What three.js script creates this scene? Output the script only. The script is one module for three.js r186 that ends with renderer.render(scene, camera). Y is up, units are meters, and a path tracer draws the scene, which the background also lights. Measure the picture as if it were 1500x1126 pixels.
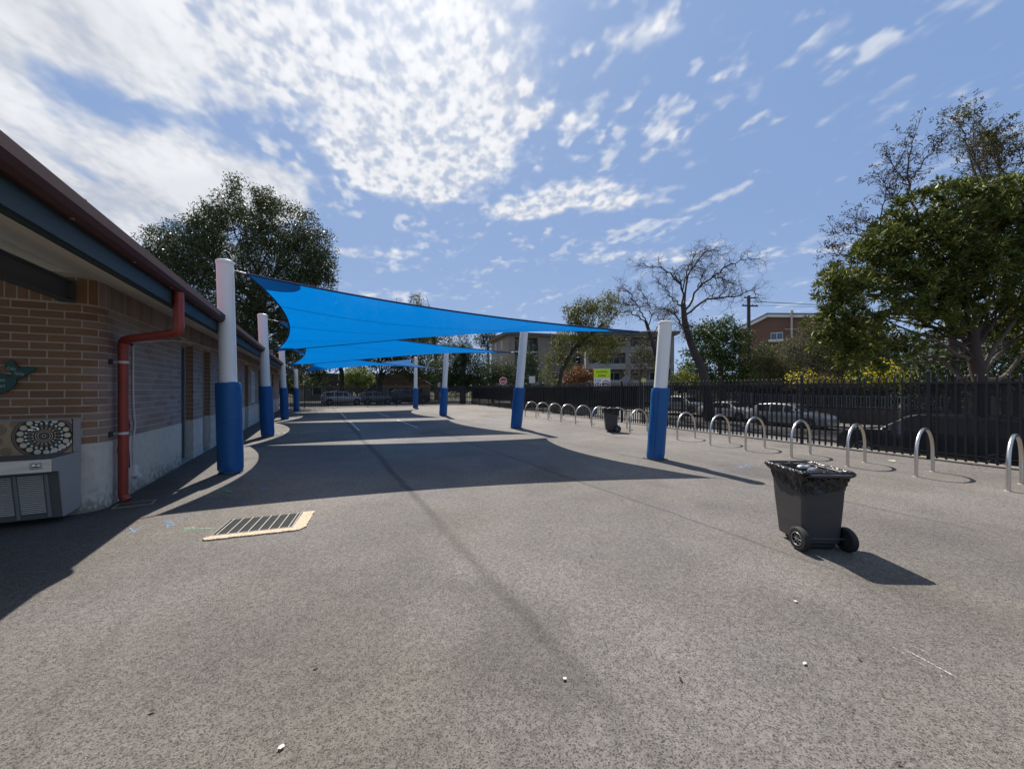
import * as THREE from 'three';
import { mergeGeometries, mergeVertices } from 'three/addons/utils/BufferGeometryUtils.js';
import { RoundedBoxGeometry } from 'three/addons/geometries/RoundedBoxGeometry.js';
import { ImprovedNoise } from 'three/addons/math/ImprovedNoise.js';

// ---------------------------------------------------------------- camera, sun, sky, exposure
const scene = new THREE.Scene();
const EXPOSURE = 1.6;
const renderer = new THREE.WebGLRenderer({ antialias: true });
renderer.toneMapping = THREE.LinearToneMapping;
renderer.toneMappingExposure = EXPOSURE;
renderer.shadowMap.enabled = true;

const EYE = 1.6, YAW = Math.atan(288 / 540);
const camera = new THREE.PerspectiveCamera(2 * Math.atan(563 / 540) * 180 / Math.PI, 1024 / 768, 0.05, 900);
camera.position.set(0, EYE, 0);
camera.rotation.set(0, -YAW, 0);
camera.setViewOffset(1500, 1126, 0, -7, 1500, 1126);
camera.updateProjectionMatrix();

const FWD = new THREE.Vector3(Math.sin(YAW), 0, -Math.cos(YAW)), RIGHT = new THREE.Vector3(Math.cos(YAW), 0, Math.sin(YAW));
const SUN = new THREE.Vector3(0.2, 1.4, -0.98).normalize();
const sun = new THREE.DirectionalLight(new THREE.Color().setRGB(1, 0.94, 0.86), 5);
sun.position.copy(SUN).multiplyScalar(120);
sun.castShadow = true;
Object.assign(sun.shadow.camera, { left: -45, right: 45, top: 45, bottom: -45, near: 1, far: 260 });
sun.shadow.mapSize.set(4096, 4096);
scene.add(sun); scene.add(sun.target);

// ---------------------------------------------------------------- random numbers and noise
function rng(seed) { let a = seed >>> 0; return () => { a = (a + 0x6D2B79F5) | 0; let t = Math.imul(a ^ (a >>> 15), 1 | a); t = (t + Math.imul(t ^ (t >>> 7), 61 | t)) ^ t; return ((t ^ (t >>> 14)) >>> 0) / 4294967296; }; }
const hash2 = (x, y, s = 0) => { let h = Math.imul(x | 0, 374761393) ^ Math.imul(y | 0, 668265263) ^ Math.imul(s | 0, 2147483647 - 1013); h = Math.imul(h ^ (h >>> 13), 1274126177); h ^= h >>> 16; return (h >>> 0) / 4294967296; };
function vnoise(x, y, s = 0) {
  const xi = Math.floor(x), yi = Math.floor(y), fx = x - xi, fy = y - yi, u = fx * fx * fx * (fx * (fx * 6 - 15) + 10), v = fy * fy * fy * (fy * (fy * 6 - 15) + 10);
  const a = hash2(xi, yi, s), b = hash2(xi + 1, yi, s), c = hash2(xi, yi + 1, s), d = hash2(xi + 1, yi + 1, s);
  return a + (b - a) * u + (c - a) * v + (a - b - c + d) * u * v;
}
function fbm(x, y, oct = 4, s = 0) { let t = 0, a = 0.5, n = 0; for (let i = 0; i < oct; i++) { t += a * vnoise(x, y, s + i * 17); n += a; a *= 0.5; const nx = x * 1.62 - y * 1.18; y = x * 1.18 + y * 1.62; x = nx; } return t / n; }
const sstep = (a, b, x) => { const t = Math.min(1, Math.max(0, (x - a) / (b - a))); return t * t * (3 - 2 * t); };
const lerp = (a, b, t) => a + (b - a) * t;
const clamp01 = (x) => Math.min(1, Math.max(0, x));

// ---------------------------------------------------------------- sky: blue air, a sheet of altocumulus and thin streaks
const CLOUDS = [ // centre right, forward (in deck heights), radii, turn, strength, cell size
  [-0.31, 0.92, 0.43, 0.70, 0.10, 1.15, 1], [-0.38, 1.50, 0.32, 0.24, -0.1, 0.85, 1],
  [-2.45, 1.66, 1.30, 0.62, -0.12, 1.35, 0], [-1.25, 1.72, 0.42, 0.17, -0.15, 0.95, 0], [-1.55, 0.86, 0.75, 0.26, 0.1, 1.05, 0], [-0.95, 1.08, 0.26, 0.22, 0.5, 0.7, 0],
  [0.05, 1.86, 0.20, 0.11, 0, 0.78, 1], [0.34, 1.76, 0.20, 0.12, 0.1, 0.62, 1], [0.62, 1.78, 0.22, 0.12, 0, 0.36, 1],
  [0.24, 1.30, 0.20, 0.12, 0, 0.42, 1], [0.48, 1.42, 0.18, 0.10, 0, 0.40, 1], [0.74, 0.98, 0.16, 0.12, 0, 0.34, 1], [0.35, 1.02, 0.18, 0.08, 0, 0.26, 1], [0.62, 1.2, 0.18, 0.10, 0, 0.36, 1],
  [1.5, 2.35, 0.30, 0.14, 0, 0.42, 1], [2.1, 2.1, 0.35, 0.14, 0.2, 0.4, 1], [0.7, 2.5, 0.5, 0.16, 0, 0.4, 1], [-0.9, 2.3, 0.3, 0.12, 0, 0.5, 0], [-1.0, 3.3, 0.5, 0.2, 0, 0.55, 0],
  [0.9, 0.2, 1.0, 0.5, 0.2, 0.5, 1], [-1.4, -0.2, 1.2, 0.7, 0.3, 0.7, 0], [0.6, -1.4, 1.3, 0.6, 0.1, 0.6, 1], [-2, -2, 1.2, 0.6, 0.3, 0.6, 0], [3, -1, 1, 0.6, 0.3, 0.5, 1], [-4, 1, 1.6, 0.8, 0, 0.7, 0],
];
function skyColor(dx, dy, dz, out) {
  const el = Math.asin(Math.max(-1, Math.min(1, dy)));
  const cs = dx * SUN.x + dy * SUN.y + dz * SUN.z, ang = Math.acos(Math.max(-1, Math.min(1, cs)));
  const e = Math.max(0, dy), hz = Math.exp(-e * 4.6);
  let r = lerp(0.172, 0.42, hz), g = lerp(0.305, 0.56, hz), b = lerp(0.60, 0.80, hz);
  const glow = Math.exp(-ang * 2.0), near = Math.exp(-ang * ang * 22);
  r += 0.24 * glow + 0.28 * near; g += 0.22 * glow + 0.27 * near; b += 0.16 * glow + 0.24 * near;
  if (dy > 0.015) {
    const up = dy + 0.045, qx = (dx * RIGHT.x + dz * RIGHT.z) / up, qy = (dx * FWD.x + dz * FWD.z) / up;
    const wx = qx + (fbm(qx * 2.1, qy * 2.1, 3, 5) - 0.5) * 0.34, wy = qy + (fbm(qx * 2.1 + 9, qy * 2.1, 3, 6) - 0.5) * 0.30;
    let m = 0, mc = 0, ms = 0;
    for (const [cx, cy, rx, ry, t, s, k] of CLOUDS) {
      const ax = wx - cx, ay = wy - cy, c = Math.cos(t), n = Math.sin(t), ux = (ax * c + ay * n) / rx, uy = (-ax * n + ay * c) / ry, d2 = ux * ux + uy * uy;
      if (d2 < 3) { const v = s * Math.exp(-d2 * d2 * 0.9); m += v; if (k) mc += v; else ms += v; }
    }
    const sx = qx * 0.94 + qy * 0.34, sy = -qx * 0.34 + qy * 0.94;              // the wind runs a little across the view
    const tex = mc / (m + 1e-4);
    const cells = fbm(sx * 21, sy * 17, 3, 31), cells2 = fbm(sx * 44 + 4, sy * 34, 3, 77), big = fbm(qx * 3.4, qy * 3.4, 4, 51);
    const streak = fbm(sx * 8, sy * 2.6, 5, 91);
    const fine = lerp(streak * 0.75 + cells2 * 0.25, cells * 0.5 + cells2 * 0.5, tex);
    const body0 = Math.min(m, 1.1) + (big - 0.5) * 0.95 + (cells - 0.5) * 0.6 + (streak - 0.5) * 0.8 * (1 - tex);
    const stray = sstep(0.50, 0.68, fbm(sx * 8 + 3, sy * 3.4, 4, 131)) * sstep(0.46, 0.66, cells * 0.6 + streak * 0.4) * 0.62 * sstep(0.16, 0.5, dy);
    const cover = sstep(0.18, 0.95, body0), grainy = 0.44 + 0.62 * sstep(0.30, 0.66, fine), smooth = 0.72 + 0.30 * sstep(0.3, 0.65, fine);
    let op = cover * lerp(smooth, grainy, tex) + stray * (1 - sstep(0.3, 0.8, m));
    op = Math.min(0.96, op) * sstep(0.03, 0.16, dy);
    const body = lerp(0.64, 0.86, clamp01(0.35 + (fine - 0.42) * 2.2)), lit = body + 0.18 * glow + 0.14 * near;
    const thick = sstep(0.8, 1.5, ms) * 0.10;
    r = lerp(r, (lit - thick) * 0.985, op); g = lerp(g, lit - thick * 0.95, op); b = lerp(b, (lit - thick * 0.8) * 1.035, op);
  }
  if (dy < 0) { const t = sstep(0, -0.12, dy); r = lerp(r, 0.13, t); g = lerp(g, 0.125, t); b = lerp(b, 0.115, t); }
  out[0] = r / EXPOSURE; out[1] = g / EXPOSURE; out[2] = b / EXPOSURE;
}
{
  const W = 3072, Hh = 1536, data = new Float32Array(W * Hh * 4), o = [0, 0, 0];
  for (let j = 0; j < Hh; j++) {
    const el = ((j + 0.5) / Hh - 0.5) * Math.PI, y = Math.sin(el), c = Math.cos(el);
    for (let i = 0; i < W; i++) {
      const az = ((i + 0.5) / W - 0.5) * 2 * Math.PI, k = (j * W + i) * 4;
      if (el < -0.2 && i) { data[k] = data[k - 4]; data[k + 1] = data[k - 3]; data[k + 2] = data[k - 2]; data[k + 3] = 1; continue; }
      skyColor(Math.cos(az) * c, y, Math.sin(az) * c, o);
      data[k] = o[0]; data[k + 1] = o[1]; data[k + 2] = o[2]; data[k + 3] = 1;
    }
  }
  const t = new THREE.DataTexture(data, W, Hh, THREE.RGBAFormat, THREE.FloatType);
  t.mapping = THREE.EquirectangularReflectionMapping; t.magFilter = t.minFilter = THREE.LinearFilter; t.colorSpace = THREE.LinearSRGBColorSpace; t.needsUpdate = true;
  scene.background = t; scene.environment = t;
}

// ---------------------------------------------------------------- helpers
const V = (x, y, z) => new THREE.Vector3(x, y, z);
const used = new Map();
function numbered(n) { const k = used.get(n) ?? 0; used.set(n, k + 1); return k ? n + '_' + String(k).padStart(3, '0') : n; }
const castAll = (o) => { o.castShadow = o.receiveShadow = true; return o; };
function prep(g) { g = g.index ? g.toNonIndexed() : g; for (const k of Object.keys(g.attributes)) if (!['position', 'normal', 'uv'].includes(k)) g.deleteAttribute(k); if (!g.attributes.uv) g.setAttribute('uv', new THREE.BufferAttribute(new Float32Array(g.attributes.position.count * 2), 2)); if (!g.attributes.normal) g.computeVertexNormals(); return g; }
const merge = (l) => Array.isArray(l) ? (l.length === 1 ? l[0] : mergeGeometries(l.map(prep))) : l;
function part(name, geo, mat, parent, label) { const m = castAll(new THREE.Mesh(merge(geo), mat)); m.name = parent === scene ? numbered(name) : name; if (label) m.userData.label = label; parent.add(m); return m; }
function struct(name, geo, mat) { const m = part(name, geo, mat, scene); m.userData.kind = 'structure'; return m; }
function tag(o, label, category, group) { o.userData.label = label; o.userData.category = category; if (group) o.userData.group = group; return o; }
function thing(name, label, category, [x, y, z] = [0, 0, 0], turn = 0, group) { const o = new THREE.Group(); o.name = numbered(name); o.position.set(x, y, z); o.rotation.y = turn; scene.add(o); return tag(o, label, category, group); }
function copyThing(src, [x, y, z], turn, label) { const c = src.clone(); c.name = numbered(src.name.replace(/_\d{3}$/, '')); c.position.set(x, y, z); c.rotation.y = turn; c.userData = { ...src.userData, label }; scene.add(c); return c; }
const box = (w, h, d, x = 0, y = 0, z = 0) => new THREE.BoxGeometry(w, h, d).translate(x, y, z);
const rbox = (w, h, d, x = 0, y = 0, z = 0, r = 0.01, s = 2) => new RoundedBoxGeometry(w, h, d, s, Math.min(r, w / 2.01, h / 2.01, d / 2.01)).translate(x, y, z);
const slab = (x0, x1, y0, y1, z0, z1) => box(Math.abs(x1 - x0), Math.abs(y1 - y0), Math.abs(z1 - z0), (x0 + x1) / 2, (y0 + y1) / 2, (z0 + z1) / 2);
function rod(a, b, r0, r1 = r0, seg = 10, open = false) {
  const d = b.clone().sub(a), L = d.length(), g = new THREE.CylinderGeometry(r1, r0, L, seg, 1, open);
  g.translate(0, L / 2, 0); g.applyQuaternion(new THREE.Quaternion().setFromUnitVectors(V(0, 1, 0), d.normalize())); return g.translate(a.x, a.y, a.z);
}
const curveTube = (pts, r, seg = 24, rad = 8, tension = 0.5) => new THREE.TubeGeometry(new THREE.CatmullRomCurve3(pts, false, 'catmullrom', tension), seg, r, rad, false);
// a point from a place in the photograph: on the plane y = h, or at a distance along the view
function onGround(px, py, h = 0) { const z = (EYE - h) * 540 / (py - 570), x = (px - 750) / 540 * z; return V(FWD.x * z + RIGHT.x * x, h, FWD.z * z + RIGHT.z * x); }
function atDepth(px, py, z) { const x = (px - 750) / 540 * z; return V(FWD.x * z + RIGHT.x * x, EYE + (570 - py) / 540 * z, FWD.z * z + RIGHT.z * x); }
const lin = (r, g, b) => new THREE.Color().setRGB(r, g, b);
const M = (r, g, b, rough = 0.8, o = {}) => new THREE.MeshStandardMaterial({ color: lin(r, g, b), roughness: rough, ...o });
function tex(w, h, fn, srgb = false, rep = true) {
  const d = new Uint8Array(w * h * 4), o = [0, 0, 0, 255];
  for (let j = 0; j < h; j++) for (let i = 0; i < w; i++) { o[3] = 255; fn(i, j, o); const k = (j * w + i) * 4; d[k] = o[0]; d[k + 1] = o[1]; d[k + 2] = o[2]; d[k + 3] = o[3]; }
  const t = new THREE.DataTexture(d, w, h, THREE.RGBAFormat); t.magFilter = t.minFilter = THREE.LinearFilter; if (rep) t.wrapS = t.wrapT = THREE.RepeatWrapping; if (srgb) t.colorSpace = THREE.SRGBColorSpace; t.needsUpdate = true; return t;
}
function canvasTex(w, h, draw) { const c = document.createElement('canvas'); c.width = w; c.height = h; draw(c.getContext('2d'), w, h); const t = new THREE.CanvasTexture(c); t.colorSpace = THREE.SRGBColorSpace; return t; }
// noise that tiles with period p cells
function tnoise(x, y, p, s) { const xi = Math.floor(x), yi = Math.floor(y), fx = x - xi, fy = y - yi, u = fx * fx * (3 - 2 * fx), v = fy * fy * (3 - 2 * fy), w = (n) => ((n % p) + p) % p; const a = hash2(w(xi), w(yi), s), b = hash2(w(xi + 1), w(yi), s), c = hash2(w(xi), w(yi + 1), s), d = hash2(w(xi + 1), w(yi + 1), s); return a + (b - a) * u + (c - a) * v + (a - b - c + d) * u * v; }

const grain = tex(256, 256, (i, j, o) => { const n = tnoise(i / 2, j / 2, 128, 1) * 0.4 + tnoise(i / 8, j / 8, 32, 2) * 0.35 + tnoise(i / 32, j / 32, 8, 3) * 0.25; o[0] = o[1] = o[2] = 255 * (0.74 + 0.26 * n * 1.6 > 1 ? 1 : 0.74 + 0.26 * n * 1.6); });
const grunge = tex(512, 512, (i, j, o) => { const a = tnoise(i / 64, j / 64, 8, 4) * 0.5 + tnoise(i / 24, j / 96, 16 + 5, 5) * 0.0 + tnoise(i / 16, j / 16, 32, 6) * 0.3 + tnoise(i / 4, j / 4, 128, 7) * 0.2; o[0] = o[1] = o[2] = 255 * clamp01(0.70 + 0.38 * a); });

// ---------------------------------------------------------------- the setting: ground and paving
const fenceX = (z) => 12.3 - 0.0635 * z;                 // line of the right-hand fence
const groundY = (x, z) => { const a = -0.16 - 0.70 * sstep(8, 15.5, x) * sstep(-62, -34, z), far = -0.16; return z < -62 ? far : a; };
const aggregate = (() => {                                // asphalt: stones, dark pits between them
  const N = 1536, cell = 3.4, P = Math.ceil(N / cell), h = new Float32Array(N * N), c = new Float32Array(N * N);
  const cellN = N / P;
  for (let j = 0; j < N; j++) for (let i = 0; i < N; i++) {
    const gx = i / cellN, gy = j / cellN, xi = Math.floor(gx), yi = Math.floor(gy); let f1 = 9, f2 = 9, id = 0;
    for (let b = -1; b <= 1; b++) for (let a = -1; a <= 1; a++) {
      const cx = ((xi + a) % P + P) % P, cy = ((yi + b) % P + P) % P, ox = xi + a + 0.1 + 0.8 * hash2(cx, cy, 11), oy = yi + b + 0.1 + 0.8 * hash2(cx, cy, 12), d = (ox - gx) ** 2 + (oy - gy) ** 2;
      if (d < f1) { f2 = f1; f1 = d; id = hash2(cx, cy, 13); } else if (d < f2) f2 = d;
    }
    const edge = Math.sqrt(f2) - Math.sqrt(f1), pit = id * 0.80 + tnoise(i / 5, j / 5, Math.floor(N / 5), 15) * 0.20;
    const dark = sstep(0.42, 0.06, pit), k = j * N + i;
    h[k] = clamp01(sstep(0, 0.35, edge) * (0.55 + 0.45 * id) * (1 - 0.9 * dark));
    c[k] = (0.66 + 0.34 * sstep(0, 0.3, edge)) * (0.74 + 0.34 * id + (id > 0.965 ? 0.40 : 0)) * (1 - 0.72 * dark) * (0.80 + 0.40 * tnoise(i / 12, j / 12, N / 12, 16));
  }
  return { map: tex(N, N, (i, j, o) => { const v = clamp01(c[j * N + i] * 0.86), w = Math.sqrt(v) * 255; o[0] = w; o[1] = w * 0.992; o[2] = w * 0.98; }, true), bump: tex(N, N, (i, j, o) => { o[0] = o[1] = o[2] = 255 * h[j * N + i]; }) };
})();
const asphaltMat = new THREE.MeshStandardMaterial({ color: lin(1, 1, 1), map: aggregate.map, bumpMap: aggregate.bump, bumpScale: 0.003, roughness: 0.86, vertexColors: true });
const SEAMS = [[1.32, 0.075, 0.52], [4.05, 0.035, 0.42], [6.65, 0.05, 0.38], [9.05, 0.10, 0.2], [-1.15, 0.05, 0.12]];
{
  const xs = [], zs = [];
  for (let x = -9; x < 15.6; x += 0.16) xs.push(x);
  for (const [s, w] of SEAMS) for (let k = -6; k <= 6; k++) xs.push(s + k * w * 0.42);
  xs.sort((a, b) => a - b);
  for (let z = 9; z > -8; z -= 0.11) zs.push(z);
  for (let z = -8; z > -36.6; z -= 0.22) zs.push(z);
  zs.push(-36.9);
  const pos = [], uv = [], col = [], idx = [], nx = xs.length;
  for (const z of zs) for (const x0 of xs) {
    const x = Math.min(x0, fenceX(z) + 0.28);
    pos.push(x, 0, z); uv.push(x / 2.7, z / 2.7);
    let t = 0.181 * (0.66 + 0.64 * fbm(x * 0.55, z * 0.4, 4, 201)) * (0.84 + 0.32 * fbm(x * 2.6, z * 2.6, 3, 211));
    const stain = sstep(0.62, 0.8, fbm(x * 0.8 + 7, z * 0.7, 4, 221)); t *= 1 - 0.26 * stain;
    let warm = fbm(x * 0.7 + 31, z * 0.7, 3, 231) - 0.5;
    for (const [s, w, k] of SEAMS) {
      const c = s + 0.10 * (fbm(z * 0.55, s * 9, 3, 241) - 0.5) + 0.035 * (vnoise(z * 4, s, 242) - 0.5);
      const d = Math.abs(x - c) / (w * (0.6 + 0.7 * fbm(z * 0.8, s * 3, 2, 243))), along = sstep(0.22, 0.55, fbm(z * 0.5 + s * 5, 2, 3, 244));
      if (d < 1.6) { const near = lerp(0.3, 1, sstep(-0.9, -2.7, z)); t *= 1 - near * k * (0.45 + 0.55 * along) * sstep(1.5, 0.2, d); warm += 0.20 * sstep(1.5, 0.2, d) * k; }
    }
    const lane = x < 1.3 ? 0.98 : x < 4.05 ? 1.03 : x < 6.65 ? 0.97 : 1.05; t *= lane;
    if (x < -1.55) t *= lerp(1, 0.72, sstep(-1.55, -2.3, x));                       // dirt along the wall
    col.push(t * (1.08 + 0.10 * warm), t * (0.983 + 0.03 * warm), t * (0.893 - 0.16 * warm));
  }
  for (let j = 0; j < zs.length - 1; j++) for (let i = 0; i < nx - 1; i++) { const a = j * nx + i, b = a + 1, c = a + nx, d = c + 1; idx.push(a, b, c, b, d, c); }
  const g = new THREE.BufferGeometry();
  g.setAttribute('position', new THREE.Float32BufferAttribute(pos, 3)); g.setAttribute('uv', new THREE.Float32BufferAttribute(uv, 2)); g.setAttribute('color', new THREE.Float32BufferAttribute(col, 3)); g.setIndex(idx); g.computeVertexNormals();
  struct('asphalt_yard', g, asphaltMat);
  // concrete edge under the fences, a step down to the verge
  const edge = [], n = 24;
  for (let k = 0; k < n; k++) { const z0 = 9 - k * 46 / n, z1 = 9 - (k + 1) * 46 / n, a = fenceX(z0) + 0.27, b = fenceX(z1) + 0.27; const q = box(0.16, 1.1, Math.hypot(z1 - z0, b - a) + 0.004); q.rotateY(Math.atan2(b - a, z1 - z0)); edge.push(q.translate((a + b) / 2 + 0.085, -0.553 - k * 0.0002, (z0 + z1) / 2)); }
  edge.push(box(24, 0.6, 0.16, 2.75, -0.305, -36.99));
  struct('concrete_kerb', edge, M(0.27, 0.25, 0.22, 0.9, { map: grunge }));
}
{ // the land all round, to the horizon
  const a = [-420, -260, -160, -110, -80, -62]; for (let z = -58; z <= 30; z += 3) a.push(z); a.push(50, 90, 160, 260, 420);
  const bx = [-420, -260, -150, -90, -50, -30, -15, 0]; for (let x = 3; x <= 42; x += 1.5) bx.push(x); bx.push(50, 70, 110, 180, 280, 420);
  const pos = [], uv = [], col = [], idx = [], nx = bx.length;
  for (const z of a) for (const x of bx) {
    const inYard = x > -30 && x < fenceX(z) - 0.4 && z > -36 && z < 40;
    pos.push(x, (inYard ? -0.9 : groundY(x, z)), z); uv.push(x / 4, z / 4);
    const n = fbm(x * 0.3, z * 0.3, 3, 301); col.push(0.085 + 0.06 * n, 0.085 + 0.05 * n, 0.04 + 0.03 * n);
  }
  for (let j = 0; j < a.length - 1; j++) for (let i = 0; i < nx - 1; i++) { const p = j * nx + i; idx.push(p, p + nx, p + 1, p + 1, p + nx, p + nx + 1); }
  const g = new THREE.BufferGeometry(); g.setAttribute('position', new THREE.Float32BufferAttribute(pos, 3)); g.setAttribute('uv', new THREE.Float32BufferAttribute(uv, 2)); g.setAttribute('color', new THREE.Float32BufferAttribute(col, 3)); g.setIndex(idx); g.computeVertexNormals();
  struct('ground', g, new THREE.MeshStandardMaterial({ roughness: 1, vertexColors: true, map: grunge }));
}
const streetMat = new THREE.MeshStandardMaterial({ color: lin(0.16, 0.155, 0.15), map: aggregate.map, roughness: 0.92 });
const pathMat = M(0.34, 0.32, 0.29, 0.9, { map: grunge });
{ // the street beside the yard and the one across its far end
  const strip = (x0, x1, z0, z1, dy, uvS) => { const pos = [], uv = [], idx = [], n = 40; for (let k = 0; k <= n; k++) { const z = lerp(z0, z1, k / n); for (const x of [x0, x1]) { const xx = x - 0.0635 * z; pos.push(xx, -0.86 + dy, z); uv.push(xx / uvS, z / uvS); } if (k) { const b = (k - 1) * 2; idx.push(b, b + 1, b + 2, b + 1, b + 3, b + 2); } } const g = new THREE.BufferGeometry(); g.setAttribute('position', new THREE.Float32BufferAttribute(pos, 3)); g.setAttribute('uv', new THREE.Float32BufferAttribute(uv, 2)); g.setIndex(idx); g.computeVertexNormals(); return g; };
  struct('side_street', strip(15.4, 28.6, 14, -40, 0.02, 3.7), streetMat);
  struct('footpath', strip(29.0, 31.2, 14, -40, 0.12, 3), pathMat);
  struct('street_kerb', strip(28.6, 29.0, 14, -40, 0.125, 3), M(0.4, 0.38, 0.35, 0.9));
  struct('cross_street', box(70, 0.3, 9, 4, -0.29, -44.6), streetMat);
  struct('far_kerb', box(70, 0.3, 0.4, 4, -0.17, -49.5), M(0.4, 0.38, 0.35, 0.9));
  struct('far_footpath', box(70, 0.3, 2.2, 4, -0.175, -50.9), pathMat);
}
// painted ball-court lines under the sails, worn
{
  const paint = M(0.62, 0.58, 0.36, 0.8, { map: grunge }), g = [];
  for (const x of [1.5, 3.75]) for (const [z0, z1] of [[-15.4, -19.8], [-22.2, -27.2]]) g.push(box(0.055, 0.003, Math.abs(z1 - z0), x, 0.004, (z0 + z1) / 2));
  struct('court_marking', g, paint);
  struct('court_marking', [box(2.6, 0.003, 0.045, 3.2, 0.004, -12.35), box(5.6, 0.003, 0.03, 1.6, 0.004, -14.7)], M(0.15, 0.16, 0.15, 0.8));
}
// chalk scribbles
function chalk(name, x0, x1, z0, z1, draw, y = 0.005) {
  const w = 768, h = Math.max(64, Math.round(768 * (z1 - z0) / (x1 - x0))), t = canvasTex(w, h, (c) => draw(c, (x, z) => [(x - x0) / (x1 - x0) * w, (z - z0) / (z1 - z0) * h]));
  const g = new THREE.PlaneGeometry(x1 - x0, z1 - z0).rotateX(-Math.PI / 2).translate((x0 + x1) / 2, y, (z0 + z1) / 2);
  return struct(name, g, new THREE.MeshStandardMaterial({ map: t, transparent: true, roughness: 0.95 }));
}
function scribble(c, P, pts, col, width, seed, passes = 2, skip = 0.5) {    // a broken chalk stroke over the tops of the stones
  const r = rng(seed); c.fillStyle = col;
  for (let p = 0; p < passes; p++) for (let k = 0; k < pts.length - 1; k++) {
    const [ax, ay] = P(...pts[k]), [bx, by] = P(...pts[k + 1]), n = Math.ceil(Math.hypot(bx - ax, by - ay) * 0.9);
    for (let i = 0; i < n; i++) { const t = i / n; if (fbm(t * n / 9, k * 7 + p, 2, seed) < skip) continue; const s = (0.4 + r()) * width; c.globalAlpha = 0.10 + 0.32 * r(); c.fillRect(lerp(ax, bx, t) + (r() - 0.5) * width * 1.6 - s / 2, lerp(ay, by, t) + (r() - 0.5) * width * 1.6 - s / 2, s, s * 0.8); }
  }
  c.globalAlpha = 1;
}
const gpt = (px, py) => { const p = onGround(px, py); return [p.x, p.z]; };
chalk('chalk_scribble', -2.0, -0.2, -6.6, -4.3, (c, P) => {
  scribble(c, P, [gpt(186, 783), gpt(200, 776), gpt(190, 774), gpt(196, 780), gpt(206, 772), gpt(222, 768)], '#7fa6cf', 3.5, 1);
  scribble(c, P, [gpt(232, 764), gpt(252, 766), gpt(240, 769), gpt(256, 770), gpt(246, 765), gpt(244, 774), gpt(254, 767), gpt(238, 762), gpt(258, 764)], '#6c9fd4', 4, 2, 2, 0.56);
  scribble(c, P, [gpt(256, 761), gpt(276, 756), gpt(296, 752)], '#7fb0e6', 3, 3);
  scribble(c, P, [gpt(326, 748), gpt(352, 742), gpt(366, 735)], '#84b2e2', 3, 4);
  scribble(c, P, [gpt(216, 783), gpt(236, 782), gpt(256, 780)], '#9fd6a8', 2.5, 5);
  scribble(c, P, [gpt(268, 774), gpt(284, 773), gpt(270, 777), gpt(282, 775), gpt(314, 774)], '#7fd8b0', 4, 6);
  scribble(c, P, [gpt(161, 808), gpt(168, 806)], '#9cc8e8', 4, 7);
});
chalk('chalk_scribble', -0.12, 0.9, -6.2, -5.2, (c, P) => {
  scribble(c, P, [gpt(444, 760), gpt(470, 758), gpt(484, 755), gpt(515, 751)], '#74dcae', 4, 8);
  scribble(c, P, [gpt(466, 760), gpt(482, 758), gpt(470, 757), gpt(486, 756)], '#74dcae', 6, 9);
});
chalk('chalk_scribble', -1.7, 0.3, -8.6, -6.7, (c, P) => {
  scribble(c, P, [gpt(310, 716), gpt(340, 721), gpt(326, 716), gpt(342, 714)], '#3fae84', 6, 10);
  scribble(c, P, [gpt(368, 703), gpt(378, 699), gpt(372, 702)], '#3fae84', 6, 11);
  scribble(c, P, [gpt(378, 718), gpt(392, 715), gpt(384, 716)], '#5f94dd', 7, 12);
});
chalk('chalk_scribble', 2.6, 4.2, -1.2, 0.4, (c, P) => {
  for (const [a, b, d, w] of [[[1304, 946], [1326, 959], 1, 2.2], [[1334, 946], [1366, 959], 2, 2], [[1322, 950], [1404, 994], 3, 2.8], [[1340, 968], [1370, 984], 4, 1.6], [[1368, 952], [1390, 964], 5, 1.8], [[1298, 921], [1318, 927], 6, 2], [[1376, 985], [1382, 994], 7, 1.5], [[1398, 977], [1406, 979], 8, 1.5]]) scribble(c, P, [gpt(...a), gpt(...b)], '#d8d0c8', w, 40 + d, 2, 0.42);
});
chalk('chalk_scribble', 6.4, 9.6, -6.6, -4.2, (c, P) => { scribble(c, P, [gpt(1076, 683), gpt(1100, 681), gpt(1082, 685), gpt(1104, 684)], '#8fb4e4', 3, 61, 2); scribble(c, P, [gpt(935, 680), gpt(947, 682)], '#6f9ce4', 4, 62, 2); });

// ---------------------------------------------------------------- the school building on the left
const WX = -2.5, WZ = -6.79, CR = 0.25, HB = 0.89, HW = 3.03;
const building = thing('school_building', 'long single storey brick school building with maroon gutter and pale rendered plinth along the left', 'building', [0, 0, 0]);
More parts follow.
